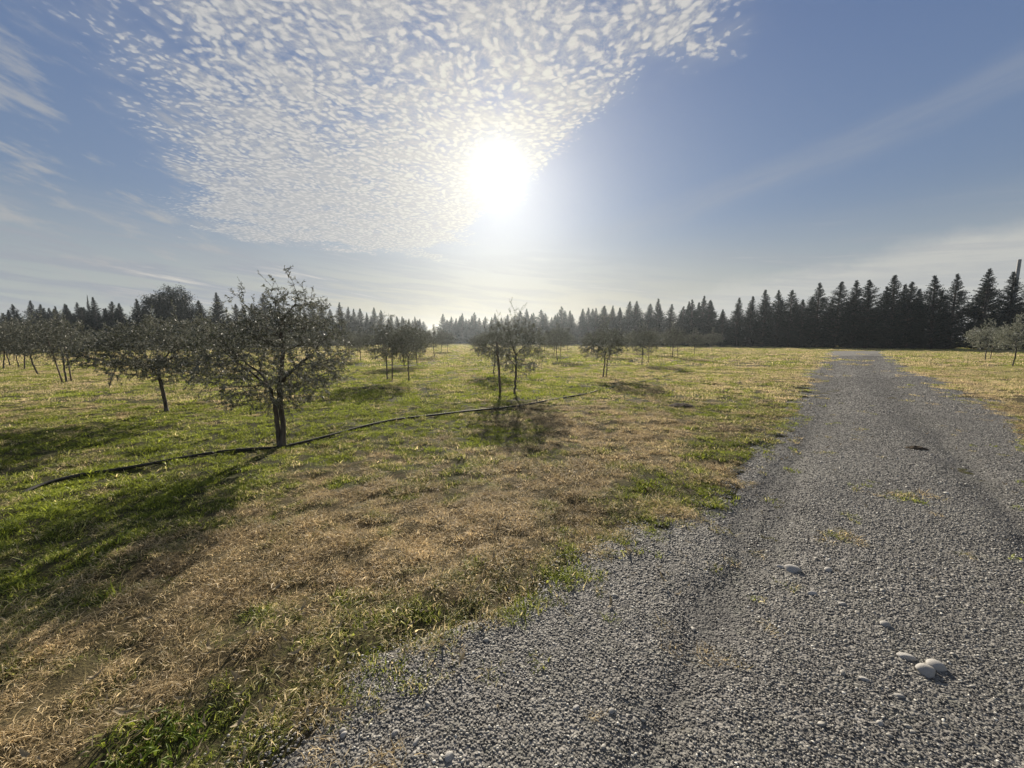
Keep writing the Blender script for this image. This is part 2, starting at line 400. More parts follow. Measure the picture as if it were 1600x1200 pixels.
def stone_material():
    m, t, out = mat('cobble_stone')
    tcx = t.new('ShaderNodeTexCoord'); oi = t.new('ShaderNodeObjectInfo')
    n = t.noise(tcx.outputs['Object'], 45, 5, .65); n2 = t.noise(tcx.outputs['Object'], 9, 3)
    col = t.mix(t.ss(n, .35, .65), (.20, .19, .17), (.36, .34, .30)); col = t.mix(t.ss(n2, .5, .75, 0, .5), col, (.17, .155, .12))
    col = t.mix(t.m('MULTIPLY', oi.outputs['Random'], .4), col, (.48, .46, .42))
    b = t.new('ShaderNodeBsdfPrincipled'); t.link(col, b.inputs['Base Color']); b.inputs['Roughness'].default_value = .7
    bu = t.new('ShaderNodeBump'); bu.inputs['Strength'].default_value = .4; bu.inputs['Distance'].default_value = .004
    t.link(n, bu.inputs['Height']); t.link(bu.outputs[0], b.inputs['Normal']); t.link(b.outputs[0], out.inputs[0]); return m
def plain(name, c, rough=.6, noise_c=None, sc=20, spec=.4):
    m, t, out = mat(name)
    tcx = t.new('ShaderNodeTexCoord'); n = t.noise(tcx.outputs['Object'], sc, 5, .6)
    b = t.new('ShaderNodeBsdfPrincipled'); t.link(t.mix(t.ss(n, .35, .7), c, noise_c or c), b.inputs['Base Color']); b.inputs['Roughness'].default_value = rough
    b.inputs['Specular IOR Level'].default_value = spec
    bu = t.new('ShaderNodeBump'); bu.inputs['Strength'].default_value = .3; bu.inputs['Distance'].default_value = .01
    t.link(n, bu.inputs['Height']); t.link(bu.outputs[0], b.inputs['Normal']); t.link(b.outputs[0], out.inputs[0]); return m
M_ground = ground_material(); M_road = road_material(); M_pebble = pebble_material(); M_stone = stone_material()
M_pipe = plain('black_polyethylene', (.014, .014, .014), .62, (.045, .042, .036), 12, .2)
M_conc = plain('pole_concrete', (.24, .24, .23), .8, (.34, .33, .31), 4)
M_soil = plain('dark_soil', (.030, .024, .017), 1.0, (.075, .058, .040), 30, .1)

# ------------------------------------------------------------------ ground and road
def axis(a, b, fine, grow=1.12, big=380):
    """coordinates: fine steps from a to b then growing outward to +-big"""
    c = list(np.arange(a, b + 1e-6, fine)); s = fine; lo = []; hi = []
    v_ = a
    while v_ > -big: s *= grow; v_ -= s; lo.append(v_)
    s = fine; v_ = b
    while v_ < big: s *= grow; v_ += s; hi.append(v_)
    return np.array(lo[::-1] + c + hi)
def grid(xs, ys):
    X, Y = np.meshgrid(xs, ys); nx, ny = len(xs), len(ys)
    i = np.arange(ny - 1)[:, None] * nx + np.arange(nx - 1)[None, :]
    Fq = np.stack([i, i + 1, i + nx + 1, i + nx], -1).reshape(-1, 4)
    return X.ravel(), Y.ravel(), Fq
gx, gy, gf = grid(axis(-8, 9, .07, 1.055), axis(.4, 12, .07, 1.03))
gzv = np.where(np.hypot(gx, gy) > 400, 0, gz(gx, gy))
ground = obj('ground', mesh('ground', np.stack([gx, gy, gzv], -1), gf, M_ground, attrs={'dry': dry(gx, gy)})); prop(ground, kind='structure')
# road surface: strips from left to right edge with overlap
ys = np.concatenate([np.arange(-.9, 9, .06), np.arange(9, 52, .3)]); nu = 150
uu = np.linspace(0, 1, nu)
RX = []; RY = []
for yy in ys:
    a, b = xl(yy) - .5, xr(yy) + .6; RX.append(a + (b - a) * uu); RY.append(np.full(nu, yy))
RX = np.array(RX); RY = np.array(RY)
def road_z(X, Y): return rz_(X, Y) - 0.09 * sstep(-road_in(X, Y), -0.02, .4)
ny = len(ys); i = np.arange(ny - 1)[:, None] * nu + np.arange(nu - 1)[None, :]
rf = np.stack([i, i + 1, i + nu + 1, i + nu], -1).reshape(-1, 4)
road = obj('gravel_road', mesh('gravel_road', np.stack([RX, RY, road_z(RX, RY)], -1), rf, M_road, attrs={'rut': rut(RX, RY).ravel()})); prop(road, kind='structure')
# cross track along the hedge
def densify(P, step):
    out = []
    for a, b in zip(P[:-1], P[1:]):
        n = max(1, int(np.hypot(*(b - a)) / step)); out += [a + (b - a) * k / n for k in range(n)]
    return np.array(out + [P[-1]])
cp = densify(CROSS, 1.0); tg = np.gradient(cp, axis=0); tg /= np.linalg.norm(tg, axis=1)[:, None]; nr = np.stack([-tg[:, 1], tg[:, 0]], -1)
wv = np.linspace(-2.6, 2.6, 16)
CX = cp[:, 0][:, None] + nr[:, 0][:, None] * wv; CY = cp[:, 1][:, None] + nr[:, 1][:, None] * wv
i = np.arange(len(cp) - 1)[:, None] * 16 + np.arange(15)[None, :]
ct = obj('hedge_track', mesh('hedge_track', np.stack([CX, CY, road_z(CX, CY) + .012], -1), np.stack([i, i + 1, i + 17, i + 16], -1).reshape(-1, 4), M_road, attrs={'rut': np.zeros(CX.size)})); prop(ct, kind='structure')

# ------------------------------------------------------------------ scatter through geometry nodes
def gn_scatter(name, P, rot, sc, extra, sources, idx):
    """one object of points; every point carries one of the source meshes"""
    n = len(P)
    me = bpy.data.meshes.new(name); me.vertices.add(n); me.vertices.foreach_set('co', np.asarray(P, np.float32).ravel())
    for k, a, typ in [('rot', rot, 'FLOAT_VECTOR'), ('sc', sc, 'FLOAT_VECTOR')]:
        at = me.attributes.new(k, typ, 'POINT'); at.data.foreach_set('vector', np.asarray(a, np.float32).ravel())
    at = me.attributes.new('idx', 'INT', 'POINT'); at.data.foreach_set('value', np.asarray(idx, np.int32))
    for k, a in extra.items():
        at = me.attributes.new(k, 'FLOAT', 'POINT'); at.data.foreach_set('value', np.asarray(a, np.float32))
    o = obj(name, me)
    col = bpy.data.collections.new(name + '_sources')
    for s in sources:
        so = bpy.data.objects.new(s.name, s); col.objects.link(so)
    gt = bpy.data.node_groups.new(name, 'GeometryNodeTree')
    gt.interface.new_socket('Geometry', in_out='INPUT', socket_type='NodeSocketGeometry')
    gt.interface.new_socket('Geometry', in_out='OUTPUT', socket_type='NodeSocketGeometry')
    N = gt.nodes; L = gt.links
    gi = N.new('NodeGroupInput'); go = N.new('NodeGroupOutput')
    ci = N.new('GeometryNodeCollectionInfo'); ci.inputs['Collection'].default_value = col
    ci.inputs['Separate Children'].default_value = True; ci.inputs['Reset Children'].default_value = True
    ip = N.new('GeometryNodeInstanceOnPoints'); ip.inputs['Pick Instance'].default_value = True
    def na(k, t):
        q = N.new('GeometryNodeInputNamedAttribute'); q.data_type = t; q.inputs['Name'].default_value = k
        return [s_ for s_ in q.outputs if s_.enabled and s_.name == 'Attribute'][0]
    L.new(gi.outputs[0], ip.inputs['Points']); L.new(ci.outputs[0], ip.inputs['Instance'])
    L.new(na('idx', 'INT'), ip.inputs['Instance Index']); L.new(na('rot', 'FLOAT_VECTOR'), ip.inputs['Rotation']); L.new(na('sc', 'FLOAT_VECTOR'), ip.inputs['Scale'])
    L.new(ip.outputs[0], go.inputs[0])
    md = o.modifiers.new('scatter', 'NODES'); md.node_group = gt
    return o

def blades(name, nb, rad, h0, h1, w, bend, mtl, seed, seg=3, lay=0.0):
    """a clump of curved, tapered blades"""
    r_ = np.random.default_rng(seed); V = []; Fq = []
    for k in range(nb):
        a = r_.uniform(0, 6.283); rr = rad * math.sqrt(r_.uniform()); b = np.array([rr * math.cos(a), rr * math.sin(a), -.012])
        h = r_.uniform(h0, h1); az_ = r_.uniform(0, 6.283); lean = r_.uniform(.1, .9) * bend + lay * r_.uniform(0, 1)
        d = np.array([math.cos(az_), math.sin(az_)]); tw = r_.uniform(-1.2, 1.2); s_ = np.array([-math.sin(az_ + tw), math.cos(az_ + tw), r_.uniform(-.3, .3)]) * w * r_.uniform(.6, 1.4) * .5
        base_ = len(V); p = b.copy(); th = r_.uniform(0, .5) + lay * .5; cur = lean * 1.9 / seg
        side = r_.uniform(-.5, .5)
        for q in range(seg + 1):
            wd = (1 - (q / seg) ** 1.6)
            if q < seg: V += [p - s_ * wd, p + s_ * wd]
            else: V += [p.copy()]
            st_ = h / seg; az2 = az_ + side * q
            p = p + np.array([math.cos(az2) * math.sin(th) * st_, math.sin(az2) * math.sin(th) * st_, math.cos(th) * st_]); th = min(th + cur, 2.0)
            if p[2] < 0.002: p[2] = .002 + .004 * r_.uniform()
        for q in range(seg - 1):
            o_ = base_ + q * 2; Fq.append([o_, o_ + 1, o_ + 3, o_ + 2])
        o_ = base_ + (seg - 1) * 2; Fq.append([o_, o_ + 1, o_ + 2])
    return mesh(name, V, Fq, mtl, smooth=True)
rng = np.random.default_rng(11)
T_near = [blades('turf_tuft', 34, .055, .022, .060, .0035, 1.0, M_grass, 100 + k, 3, .5) for k in range(4)] + \
         [blades('matted_tuft', 34, .06, .03, .085, .0030, 1.4, M_grass, 120 + k, 4, 1.0) for k in range(4)] + \
         [blades('broad_tuft', 14, .05, .03, .075, .0075, .9, M_grass, 130 + k, 3, .6) for k in range(3)]
T_mid = [blades('turf_clump', 90, .16, .03, .075, .007, 1.0, M_grass, 140 + k, 2, .4) for k in range(4)]
T_far = [blades('turf_patch', 150, .55, .04, .10, .022, .9, M_grass, 150 + k, 2, .3) for k in range(4)]
def band(y0, y1, dens_, xm=1.42, left=True):
    """random points in the field of view (with a margin for a step aside) between two distances"""
    xa, xb = -xm * y1 - 1.2, xm * y1 + 1.2
    n = int((xb - xa) * (y1 - y0) * dens_)
    X = rng.uniform(xa, xb, n); Y = rng.uniform(y0, y1, n)
    k = np.abs(X) < xm * Y + 1.2
    return X[k], Y[k]
def grassy(X, Y, soft=.12):
    e = road_in(X, Y)
    p = 1 - sstep(e, -soft * .6, soft * 1.6)
    # a few tufts out on the gravel, thickest beside the turf
    p = np.maximum(p, .20 * np.exp(-np.maximum(e, 0) / .35) * (fbm(X * 4, Y * 4, 61, 2) > .5))
    p = np.maximum(p, .012 * (fbm(X * 2, Y * 2, 62, 2) > .62) * (e > 0))
    for qx, qy, rx in ((1395, 774, .22), (1372, 768, .15), (1425, 780, .15), (1318, 563, 1.3), (1335, 570, .9), (1310, 840, .12)):
        bx_, by_ = G(qx, qy); p = np.maximum(p, .8 * np.exp(-(((X - bx_) / rx) ** 2 + ((Y - by_) / rx * 1.3) ** 2)))
    gaps = sstep(fbm(X * 9, Y * 9, 63, 2), .34, .52); p = p * np.where(Y < 10, .12 + .88 * gaps, 1.0)
    return rng.uniform(0, 1, len(X)) < p
LP, LR, LS, LI, LD, LT = [], [], [], [], [], []
def add_grass(X, Y, kinds, s0, s1, zoff=0.0):
    k = grassy(X, Y); X, Y = X[k], Y[k]; n = len(X)
    d = dry(X, Y)
    Z = np.maximum(gz(X, Y), np.where(road_in(X, Y) > -.05, rz_(X, Y), -9)) + zoff
    LP.append(np.stack([X, Y, Z], -1)); LR.append(np.stack([rng.uniform(-.2, .2, n), rng.uniform(-.2, .2, n), rng.uniform(0, 6.28, n)], -1))
    ht = .35 + .75 * fbm(X * 1.7, Y * 1.7, 71, 3) + .65 * fbm(X * 8, Y * 8, 72, 2)
    s = rng.uniform(s0, s1, n) * ht; LS.append(np.stack([s, s, s * rng.uniform(.7, 1.2, n)], -1)); LD.append(d)
    LT.append(.68 + .80 * fbm(X * 1.3, Y * 1.3, 81, 4) * rng.uniform(.8, 1.2, n))
    a, b = kinds; LI.append(rng.integers(a, b, n)); return d
# collection children are picked in alphabetical order: give the sources sortable order
SRC = T_near + T_mid + T_far
order = sorted(range(len(SRC)), key=lambda i: SRC[i].name)
inv = {o_: r_ for r_, o_ in enumerate(order)}
X, Y = band(.75, 4.2, 560); d = add_grass(X, Y, (0, 4), .8, 1.35); LI[-1] = np.where(d > .45, rng.integers(4, 8, len(d)), np.where(rng.uniform(0, 1, len(d)) < .22, rng.integers(8, 11, len(d)), LI[-1]))
X, Y = band(4.2, 9.5, 260); d = add_grass(X, Y, (0, 4), 1.0, 1.6); LI[-1] = np.where(d > .5, rng.integers(4, 8, len(d)), np.where(rng.uniform(0, 1, len(d)) < .15, rng.integers(8, 11, len(d)), LI[-1]))
X, Y = band(9.5, 22, 34); add_grass(X, Y, (11, 15), .8, 1.3)
X, Y = band(22, 62, 2.6, 1.4); add_grass(X, Y, (15, 19), .8, 1.2)
X, Y = band(62, 130, .9, 1.4); add_grass(X, Y, (15, 19), 1.1, 1.6)
LI_ = np.concatenate(LI); LI_ = np.array([inv[q] for q in range(len(SRC))])[LI_]
g = gn_scatter('grass', np.concatenate(LP), np.concatenate(LR), np.concatenate(LS), {'dry': np.concatenate(LD), 'tone': np.concatenate(LT)}, SRC, LI_)
prop(g, 'short tangled winter grass, green in places and dried tan in others', 'grass', kind='stuff')
print('grass instances', len(LI_))

# pebbles on the road
def ico(sub=2):
    import bmesh
    bm = bmesh.new(); bmesh.ops.create_icosphere(bm, subdivisions=sub, radius=1.0)
    V = np.array([v_.co[:] for v_ in bm.verts]); Fq = np.array([[v_.index for v_ in f.verts] for f in bm.faces]); bm.free(); return V, Fq
IV, IF = ico(2); IV3, IF3 = ico(3)
def stone_mesh(name, seed, mtl, sub=2, rough=.18, dims=(1, .75, .5)):
    V, Fq = (IV, IF) if sub == 2 else (IV3, IF3)
    r_ = np.random.default_rng(seed); V = V.copy()
    for q in range(7):      # soft planes knock corners off
        dn = r_.normal(size=3); dn /= np.linalg.norm(dn); c_ = r_.uniform(.55, .9); dd = V @ dn
        V = V - np.maximum(dd - c_, 0)[:, None] * dn * .8
    ph = r_.uniform(0, 6.28, 3)
    V = V * (1 + rough * .35 * np.sin(V[:, [1]] * 3 + ph[0]) * np.cos(V[:, [0]] * 2.5 + ph[1]))
    return mesh(name, V * np.array(dims), Fq, mtl)
PEB = [stone_mesh('pebble', 200 + k, M_pebble, 2, .2, (1, r1, r2)) for k, (r1, r2) in enumerate([(.8, .55), (.7, .5), (.9, .6), (.6, .45), (.85, .7), (.75, .4)])]
def pebbles():
    P, S, Tn = [], [], []
    for y0, y1, de, s0, s1 in [(.75, 2.2, 9500, .0028, .0085), (2.2, 4.2, 5200, .0038, .0105), (4.2, 8, 2700, .0048, .0115), (8, 16, 800, .0075, .017), (16, 36, 130, .013, .028)]:
        X, Y = band(y0, y1, de, 1.42)
        e = road_in(X, Y); p = sstep(e, -.22, .10) * (1 - .35 * rut(X, Y) * (Y > 3))
        k = rng.uniform(0, 1, len(X)) < p; X, Y, e = X[k], Y[k], e[k]; n = len(X)
        s = s0 + (s1 - s0) * rng.uniform(0, 1, n) ** 2.2
        s = s * (1 - .08 * rut(X, Y)); lane = sstep(X - xl(Y), 1.2, 2.2)
        big = rng.uniform(0, 1, n) < .003 + .009 * lane * (fbm(X * 1.5, Y * 1.5, 93, 2) > .5); s = np.where(big, s * rng.uniform(1.3, 2.4, n), s)
        zz = np.maximum(rz_(X, Y), np.where(e < .1, gz(X, Y), -9)) + s * .15
        P.append(np.stack([X, Y, zz], -1)); S.append(s)
        tn = .0 + .74 * rng.uniform(0, 1, n) ** 1.7 + (fbm(X * 1.2, Y * 1.2, 91, 3) - .5) * .42 - .42 * rut(X, Y)
        tn = np.where(rng.uniform(0, 1, n) < .05, rng.uniform(.75, 1.0, n), tn); tn = np.where(big, np.maximum(tn, .6), tn); Tn.append(tn)
    P = np.concatenate(P); S = np.concatenate(S); n = len(S)
    rot = np.stack([rng.uniform(-.5, .5, n), rng.uniform(-.5, .5, n), rng.uniform(0, 6.28, n)], -1)
    print('pebbles', n)
    return gn_scatter('gravel', P, rot, np.stack([S, S, S], -1), {'tone': np.concatenate(Tn)}, PEB, rng.integers(0, len(PEB), n))
prop(pebbles(), 'loose grey gravel covering the road, small pale and dark pebbles', 'gravel', kind='stuff')

# fallen leaves and stalks along the edge of the turf
def litter_mesh(seed, L, w, curl):
    r_ = np.random.default_rng(seed); V = []; n = 5
    for q in range(n + 1):
        t_ = q / n; wd = w * math.sin(math.pi * min(max(t_, .06), .96)) ** .7
        zz = curl * (t_ - .5) ** 2 * L * 2
        V += [(t_ * L - L / 2, -wd, zz + wd * .5), (t_ * L - L / 2, 0, zz), (t_ * L - L / 2, wd, zz + wd * .6)]
    i = np.arange(n)[:, None] * 3 + np.arange(2)[None, :]
    return mesh('fallen_leaf', V, np.stack([i, i + 1, i + 4, i + 3], -1).reshape(-1, 4), M_litter)
LM = [litter_mesh(300 + k, L_, w_, c_) for k, (L_, w_, c_) in enumerate([(.05, .005, .6), (.06, .007, 1.0), (.04, .006, -.5), (.09, .0025, .2), (.07, .010, .8)])]
LX, LY = band(.8, 9, 260)
e = road_in(LX, LY); pr = np.exp(-((e + .35) / .45) ** 2) * .85 + .05; pr = np.where(e > .5, .006, pr)
k = rng.uniform(0, 1, len(LX)) < pr; LX, LY = LX[k], LY[k]; n = len(LX)
lz = np.maximum(gz(LX, LY), np.where(road_in(LX, LY) > -.05, rz_(LX, LY), -9)) + rng.uniform(.008, .035, n)
lit = gn_scatter('leaf_litter', np.stack([LX, LY, lz], -1), np.stack([rng.uniform(-.6, .6, n), rng.uniform(-.6, .6, n), rng.uniform(0, 6.28, n)], -1),
                 np.repeat(rng.uniform(.45, 1.05, n)[:, None], 3, 1), {'tone': rng.uniform(0, 1, n)}, LM, rng.integers(0, len(LM), n))
prop(lit, 'small dry fallen leaves and stalks strewn along the edge of the turf', 'leaf litter', kind='stuff')

# ------------------------------------------------------------------ tree machinery
def tube_mesh(P, par, rad, sides, name, mtl):
    """frustum per segment, rings shared along chains"""
    P = np.asarray(P); n = len(P); V = []; Fq = []
    dirs = np.zeros((n, 3))
    for i_ in range(n):
        if par[i_] >= 0: dirs[i_] = P[i_] - P[par[i_]]
    for i_ in range(n):
        if par[i_] < 0:
            ch = [c_ for c_ in range(n) if par[c_] == i_][:1]; dirs[i_] = dirs[ch[0]] if ch else (0, 0, 1)
    dirs /= np.maximum(np.linalg.norm(dirs, axis=1), 1e-9)[:, None]
    def ring(c_, d, r_, s_):
        ref = np.array([1.0, .13, 0]) if abs(d[0]) < .8 else np.array([0, 1.0, .1])
        a = np.cross(d, ref); a /= np.linalg.norm(a); b = np.cross(d, a)
        t_ = np.arange(s_) * 2 * math.pi / s_
        return c_ + r_ * (np.cos(t_)[:, None] * a + np.sin(t_)[:, None] * b)
    for i_ in range(n):
        p_ = par[i_]
        if p_ < 0: continue
        s_ = sides if rad[i_] > .012 else 4 if rad[i_] > .005 else 3
        o_ = len(V); r0 = min(rad[p_], rad[i_] * 1.35)
        dp = dirs[p_] if dirs[p_] @ dirs[i_] > .75 else dirs[i_]
        V.extend(ring(P[p_], dp, r0, s_)); V.extend(ring(P[i_], dirs[i_], rad[i_], s_))
        for q in range(s_): Fq.append([o_ + q, o_ + (q + 1) % s_, o_ + s_ + (q + 1) % s_, o_ + s_ + q])
    return mesh(name, V, np.array(Fq), mtl)
def leaves_mesh(B, Dv, L, Wd, name, mtl, r_, fold=.25, droop=0.15):
    """diamond leaves: two folded triangles each side of the midrib"""
    n = len(B); Dv = Dv / np.maximum(np.linalg.norm(Dv, axis=1), 1e-9)[:, None]
    rn = r_.normal(size=(n, 3)); S = np.cross(Dv, rn); S /= np.maximum(np.linalg.norm(S, axis=1), 1e-9)[:, None]
    N = np.cross(S, Dv); L = L[:, None]; Wd = Wd[:, None]
    p0 = B; p2 = B + Dv * L + np.array([0, 0, -1]) * L * droop
    m_ = B + Dv * L * .48
    p1 = m_ + S * Wd * .5 + N * Wd * fold; p3 = m_ - S * Wd * .5 + N * Wd * fold
    V = np.stack([p0, p1, p2, p3], 1).reshape(-1, 3); i_ = np.arange(n)[:, None] * 4
    Fq = np.concatenate([i_ + [0, 1, 2], i_ + [0, 2, 3]], 1).reshape(-1, 3)
    return mesh(name, V, Fq, mtl, smooth=False)
def colonize(init, attr, step=.07, kill=.085, iters=70, infl=.9):
    P = [np.array(p, float) for p, _ in init]; par = [q for _, q in init]; A = np.array(attr)
    for it in range(iters):
        if len(A) == 0: break
        Pn = np.array(P); d = np.linalg.norm(A[:, None] - Pn[None], axis=2) if len(A) * len(Pn) < 6e6 else None
        if d is None: break
        ni = d.argmin(1); dm = d[np.arange(len(A)), ni]
        ok = dm < infl if it > 3 else dm < 9
        acc = {}
        for a_, q in zip(A[ok], ni[ok]):
            v_ = a_ - Pn[q]; acc.setdefault(q, []).append(v_ / max(np.linalg.norm(v_), 1e-6))
        new = 0
        for q, vs in acc.items():
            v_ = np.mean(vs, 0) + np.random.default_rng(q * 31 + it).normal(size=3) * .12
            v_ /= max(np.linalg.norm(v_), 1e-6); c_ = Pn[q] + v_ * step
            if np.min(np.linalg.norm(Pn - c_, axis=1)) < step * .35: continue
            P.append(c_); par.append(int(q)); new += 1
        if not new: break
        Pn2 = np.array(P[-new:]); A = A[np.linalg.norm(A[:, None] - Pn2[None], axis=2).min(1) > kill]
    return np.array(P), np.array(par)
def radii(P, par, tip=.0022, ex=2.25, base_min=None):
    n = len(P); acc = np.zeros(n); kids = np.zeros(n, int)
    for q in par:
        if q >= 0: kids[q] += 1
    for i_ in range(n - 1, -1, -1):
        if kids[i_] == 0: acc[i_] = tip ** ex
        if par[i_] >= 0: acc[par[i_]] += acc[i_]
    return acc ** (1 / ex)
def make_olive(seed, stems, center, radv, n_attr, leaf_n=3.0, leaf=(.045, .012), extra=None, hang=.25, rscale=1.0, tag_=True):
    """stems: list of polylines from the ground up; center/radv: ellipsoid of the crown"""
    r_ = np.random.default_rng(seed); init = []
    for poly in stems:
        prev = -1 if poly[0][2] <= 0.01 else None
        if prev is None:      # starts on an existing node: nearest
            q = np.argmin([np.linalg.norm(np.array(p) - np.array(poly[0])) for p, _ in init]); prev = int(q)
        for a_, b_ in zip(poly[:-1], poly[1:]):
            a_, b_ = np.array(a_), np.array(b_); k_ = max(1, int(np.linalg.norm(b_ - a_) / .08))
            for q in range(k_ + (1 if b_ is poly[-1] else 0)):
                if prev != -1 and q == 0 and init and np.allclose(init[prev][0], a_, atol=1e-3): continue
                p = a_ + (b_ - a_) * q / k_ + r_.normal(size=3) * .006; init.append((p, prev)); prev = len(init) - 1
        init.append((np.array(poly[-1]), prev))
    A = []
    c_ = np.array(center); rv = np.array(radv)
    lumps = r_.normal(size=(14, 3)); lumps /= np.linalg.norm(lumps, axis=1)[:, None]
    la = r_.uniform(-.28, .25, 14)
    while len(A) < n_attr:
        d = r_.normal(size=3); d /= np.linalg.norm(d); k_ = r_.uniform(.25, 1) ** (1 / 1.8)
        m_ = 1 + np.sum(la * np.clip((lumps @ d - .75) / .25, 0, 1)) + r_.normal() * .05
        p = c_ + d * rv * k_ * m_
        if p[2] < hang: continue
        A.append(p)
    if extra is not None: A += list(extra)
    P, par = colonize(init, A)
    rad = radii(P, par, .0013, 2.0) * rscale
    # flare at the foot
    rad = np.where(P[:, 2] < .15, rad * (1 + .5 * (1 - P[:, 2] / .15) ** 2), rad)
    tr = tube_mesh(P, par, rad, 9, 'olive_trunk', M_bark)
    # leaves on thin wood, in pairs, plus short drooping twiglets
    thin = np.where((rad < .0075 * max(rscale, 1)) & (par >= 0) & (P[:, 2] > .3))[0]
    B, Dv = [], []; TP, TPar = [], []
    for i_ in thin:
        ax = P[i_] - P[par[i_]]; ax = ax / max(np.linalg.norm(ax), 1e-6)
        for _ in range(r_.poisson(leaf_n * .9)):
            o_ = r_.normal(size=3); o_ -= ax * (o_ @ ax); o_ /= np.linalg.norm(o_)
            B.append(P[par[i_]] + (P[i_] - P[par[i_]]) * r_.uniform()); Dv.append(ax * .7 + o_ * .8)
        if r_.uniform() < .75:
            o_ = r_.normal(size=3) + ax * 1.2; o_ /= np.linalg.norm(o_); L_ = r_.uniform(.08, .20); p = P[i_].copy()
            TP.append(p.copy()); TPar.append(-1)
            for q in range(3):
                o_ = o_ + np.array([0, 0, .16 if p[2] > 1.3 else -.12]) + r_.normal(size=3) * .1; o_ /= np.linalg.norm(o_); p2 = p + o_ * L_ / 3
                TP.append(p2.copy()); TPar.append(len(TP) - 2)
                for _ in range(r_.poisson(leaf_n * 1.0)):
                    s_ = r_.normal(size=3); s_ -= o_ * (s_ @ o_); s_ /= np.linalg.norm(s_)
                    B.append(p + (p2 - p) * r_.uniform()); Dv.append(o_ * .8 + s_ * .7)
                p = p2
    B = np.array(B); Dv = np.array(Dv); n = len(B)
    cr_ = leaves_mesh(B, Dv, leaf[0] * r_.uniform(.6, 1.3, n), leaf[1] * r_.uniform(.7, 1.3, n), 'olive_crown', M_olive, r_)
    tw = None
    if TP:
        tw = tube_mesh(np.array(TP), np.array(TPar), np.full(len(TP), .0016), 3, 'olive_twigs', M_bark)
    print('olive', seed, 'nodes', len(P), 'leaves', n, 'root r', rad[:3].round(3))
    return tr, cr_, tw
def join_mesh(a, b):
    va = np.array([v_.co[:] for v_ in a.vertices]); vb = np.array([v_.co[:] for v_ in b.vertices])
    fa = [list(p.vertices) for p in a.polygons]; fb = [[q + len(va) for q in p.vertices] for p in b.polygons]
    return mesh(a.name, np.concatenate([va, vb]), fa + fb, a.materials[0])
def olive_thing(parts, loc, rz=0, sc=1.0, proto=None):
    t_ = empty('olive_tree', loc, rz, sc)
    tr, cr_, tw = parts
    trm = join_mesh(tr, tw) if tw else tr
    obj('trunk', trm, t_); obj('crown', cr_, t_)
    return t_
def wisps(pts, r_, n=14, s=.05):
    out = []
    for a_, b_ in pts:
        a_, b_ = np.array(a_), np.array(b_)
        for q in range(n): out.append(a_ + (b_ - a_) * (q + .5) / n + r_.normal(size=3) * s * .5)
    return out
r0 = np.random.default_rng(1)
# the large olive beside the pipe: two stems from one foot
bx, by = G(440, 697)
hero = make_olive(1, [[(-.022, 0, 0), (-.045, .01, .3), (-.06, .02, .62), (-.11, .03, .85), (-.30, .08, 1.1)],
                      [(.03, .0, 0), (.045, .0, .3), (.03, .0, .65), (.05, -.02, .95), (.10, .02, 1.35)],
                      [(-.06, .02, .62), (-.02, .15, .9), (.0, .3, 1.1)], [(.05, -.02, .95), (.32, -.05, 1.2)], [(-.11, .03, .85), (-.10, -.25, 1.05)], [(.10, .02, 1.35), (.10, .02, 1.7)]],
                  (.02, 0, 1.42), (1.03, .95, .84), 1900, 5.0, (.044, .0115),
                  wisps([((.0, 0, 1.9), (-.02, .05, 2.45)), ((.15, 0, 1.9), (.22, 0, 2.72)), ((.2, .1, 1.9), (.42, .1, 2.5)), ((.1, -.2, 1.8), (.15, -.2, 2.45)), ((-.3, 0, 1.9), (-.38, 0, 2.35)), ((.4, 0, 1.8), (.55, 0, 2.2)), ((-.6, 0, 1.7), (-.72, 0, 2.15)), ((.25, 0, 1.9), (.30, 0, 2.6))], r0),
                  hang=.40, rscale=1.7)
t = olive_thing(hero, (bx, by, 0)); prop(t, 'largest nearest olive tree with forked trunk beside the black pipe', 'olive tree', 'olive trees in the grove')
bx, by = G(261, 643)
h2 = make_olive(2, [[(.0, 0, 0), (-.04, .01, .35), (-.10, .02, .75), (-.12, .03, 1.0)], [(-.10, .02, .75), (-.4, .05, 1.05)], [(-.12, .03, 1.0), (.1, .1, 1.3)], [(-.12, .03, 1.0), (.25, -.1, 1.15)]],
                (-.05, 0, 1.36), (1.45, 1.2, .72), 1650, 6.6, (.046, .0125), wisps([((.3, 0, 1.8), (.4, 0, 2.3)), ((-.2, 0, 1.8), (-.15, 0, 2.2)), ((.9, 0, 1.6), (1.1, 0, 2.1)), ((.7, 0, 1.6), (.8, 0, 2.2))], r0), hang=.5, rscale=1.2)
t = olive_thing(h2, (bx, by, 0)); prop(t, 'dark wide olive tree just behind and left of the largest olive', 'olive tree', 'olive trees in the grove')
bx, by = G(804, 617)
h3 = make_olive(3, [[(.0, 0, 0), (.02, 0, .4), (.05, .01, .8), (.04, 0, 1.15)], [(.05, .01, .8), (-.2, .05, 1.1)], [(.04, 0, 1.15), (.25, .05, 1.35)], [(.04, 0, 1.15), (-.1, .05, 1.5)]],
                (.02, 0, 1.42), (1.0, .95, .72), 1150, 3.7, (.046, .012), wisps([((-.1, 0, 1.9), (-.12, 0, 2.75)), ((.0, 0, 1.9), (.05, 0, 2.5)), ((.15, 0, 1.9), (.2, 0, 2.55)), ((-.4, 0, 1.8), (-.5, 0, 2.3))], r0), hang=.55, rscale=1.25)
t = olive_thing(h3, (bx, by, 0)); prop(t, 'hazy olive tree below the sun beside a leaning stake, behind the pipe', 'olive tree', 'olive trees in the grove')
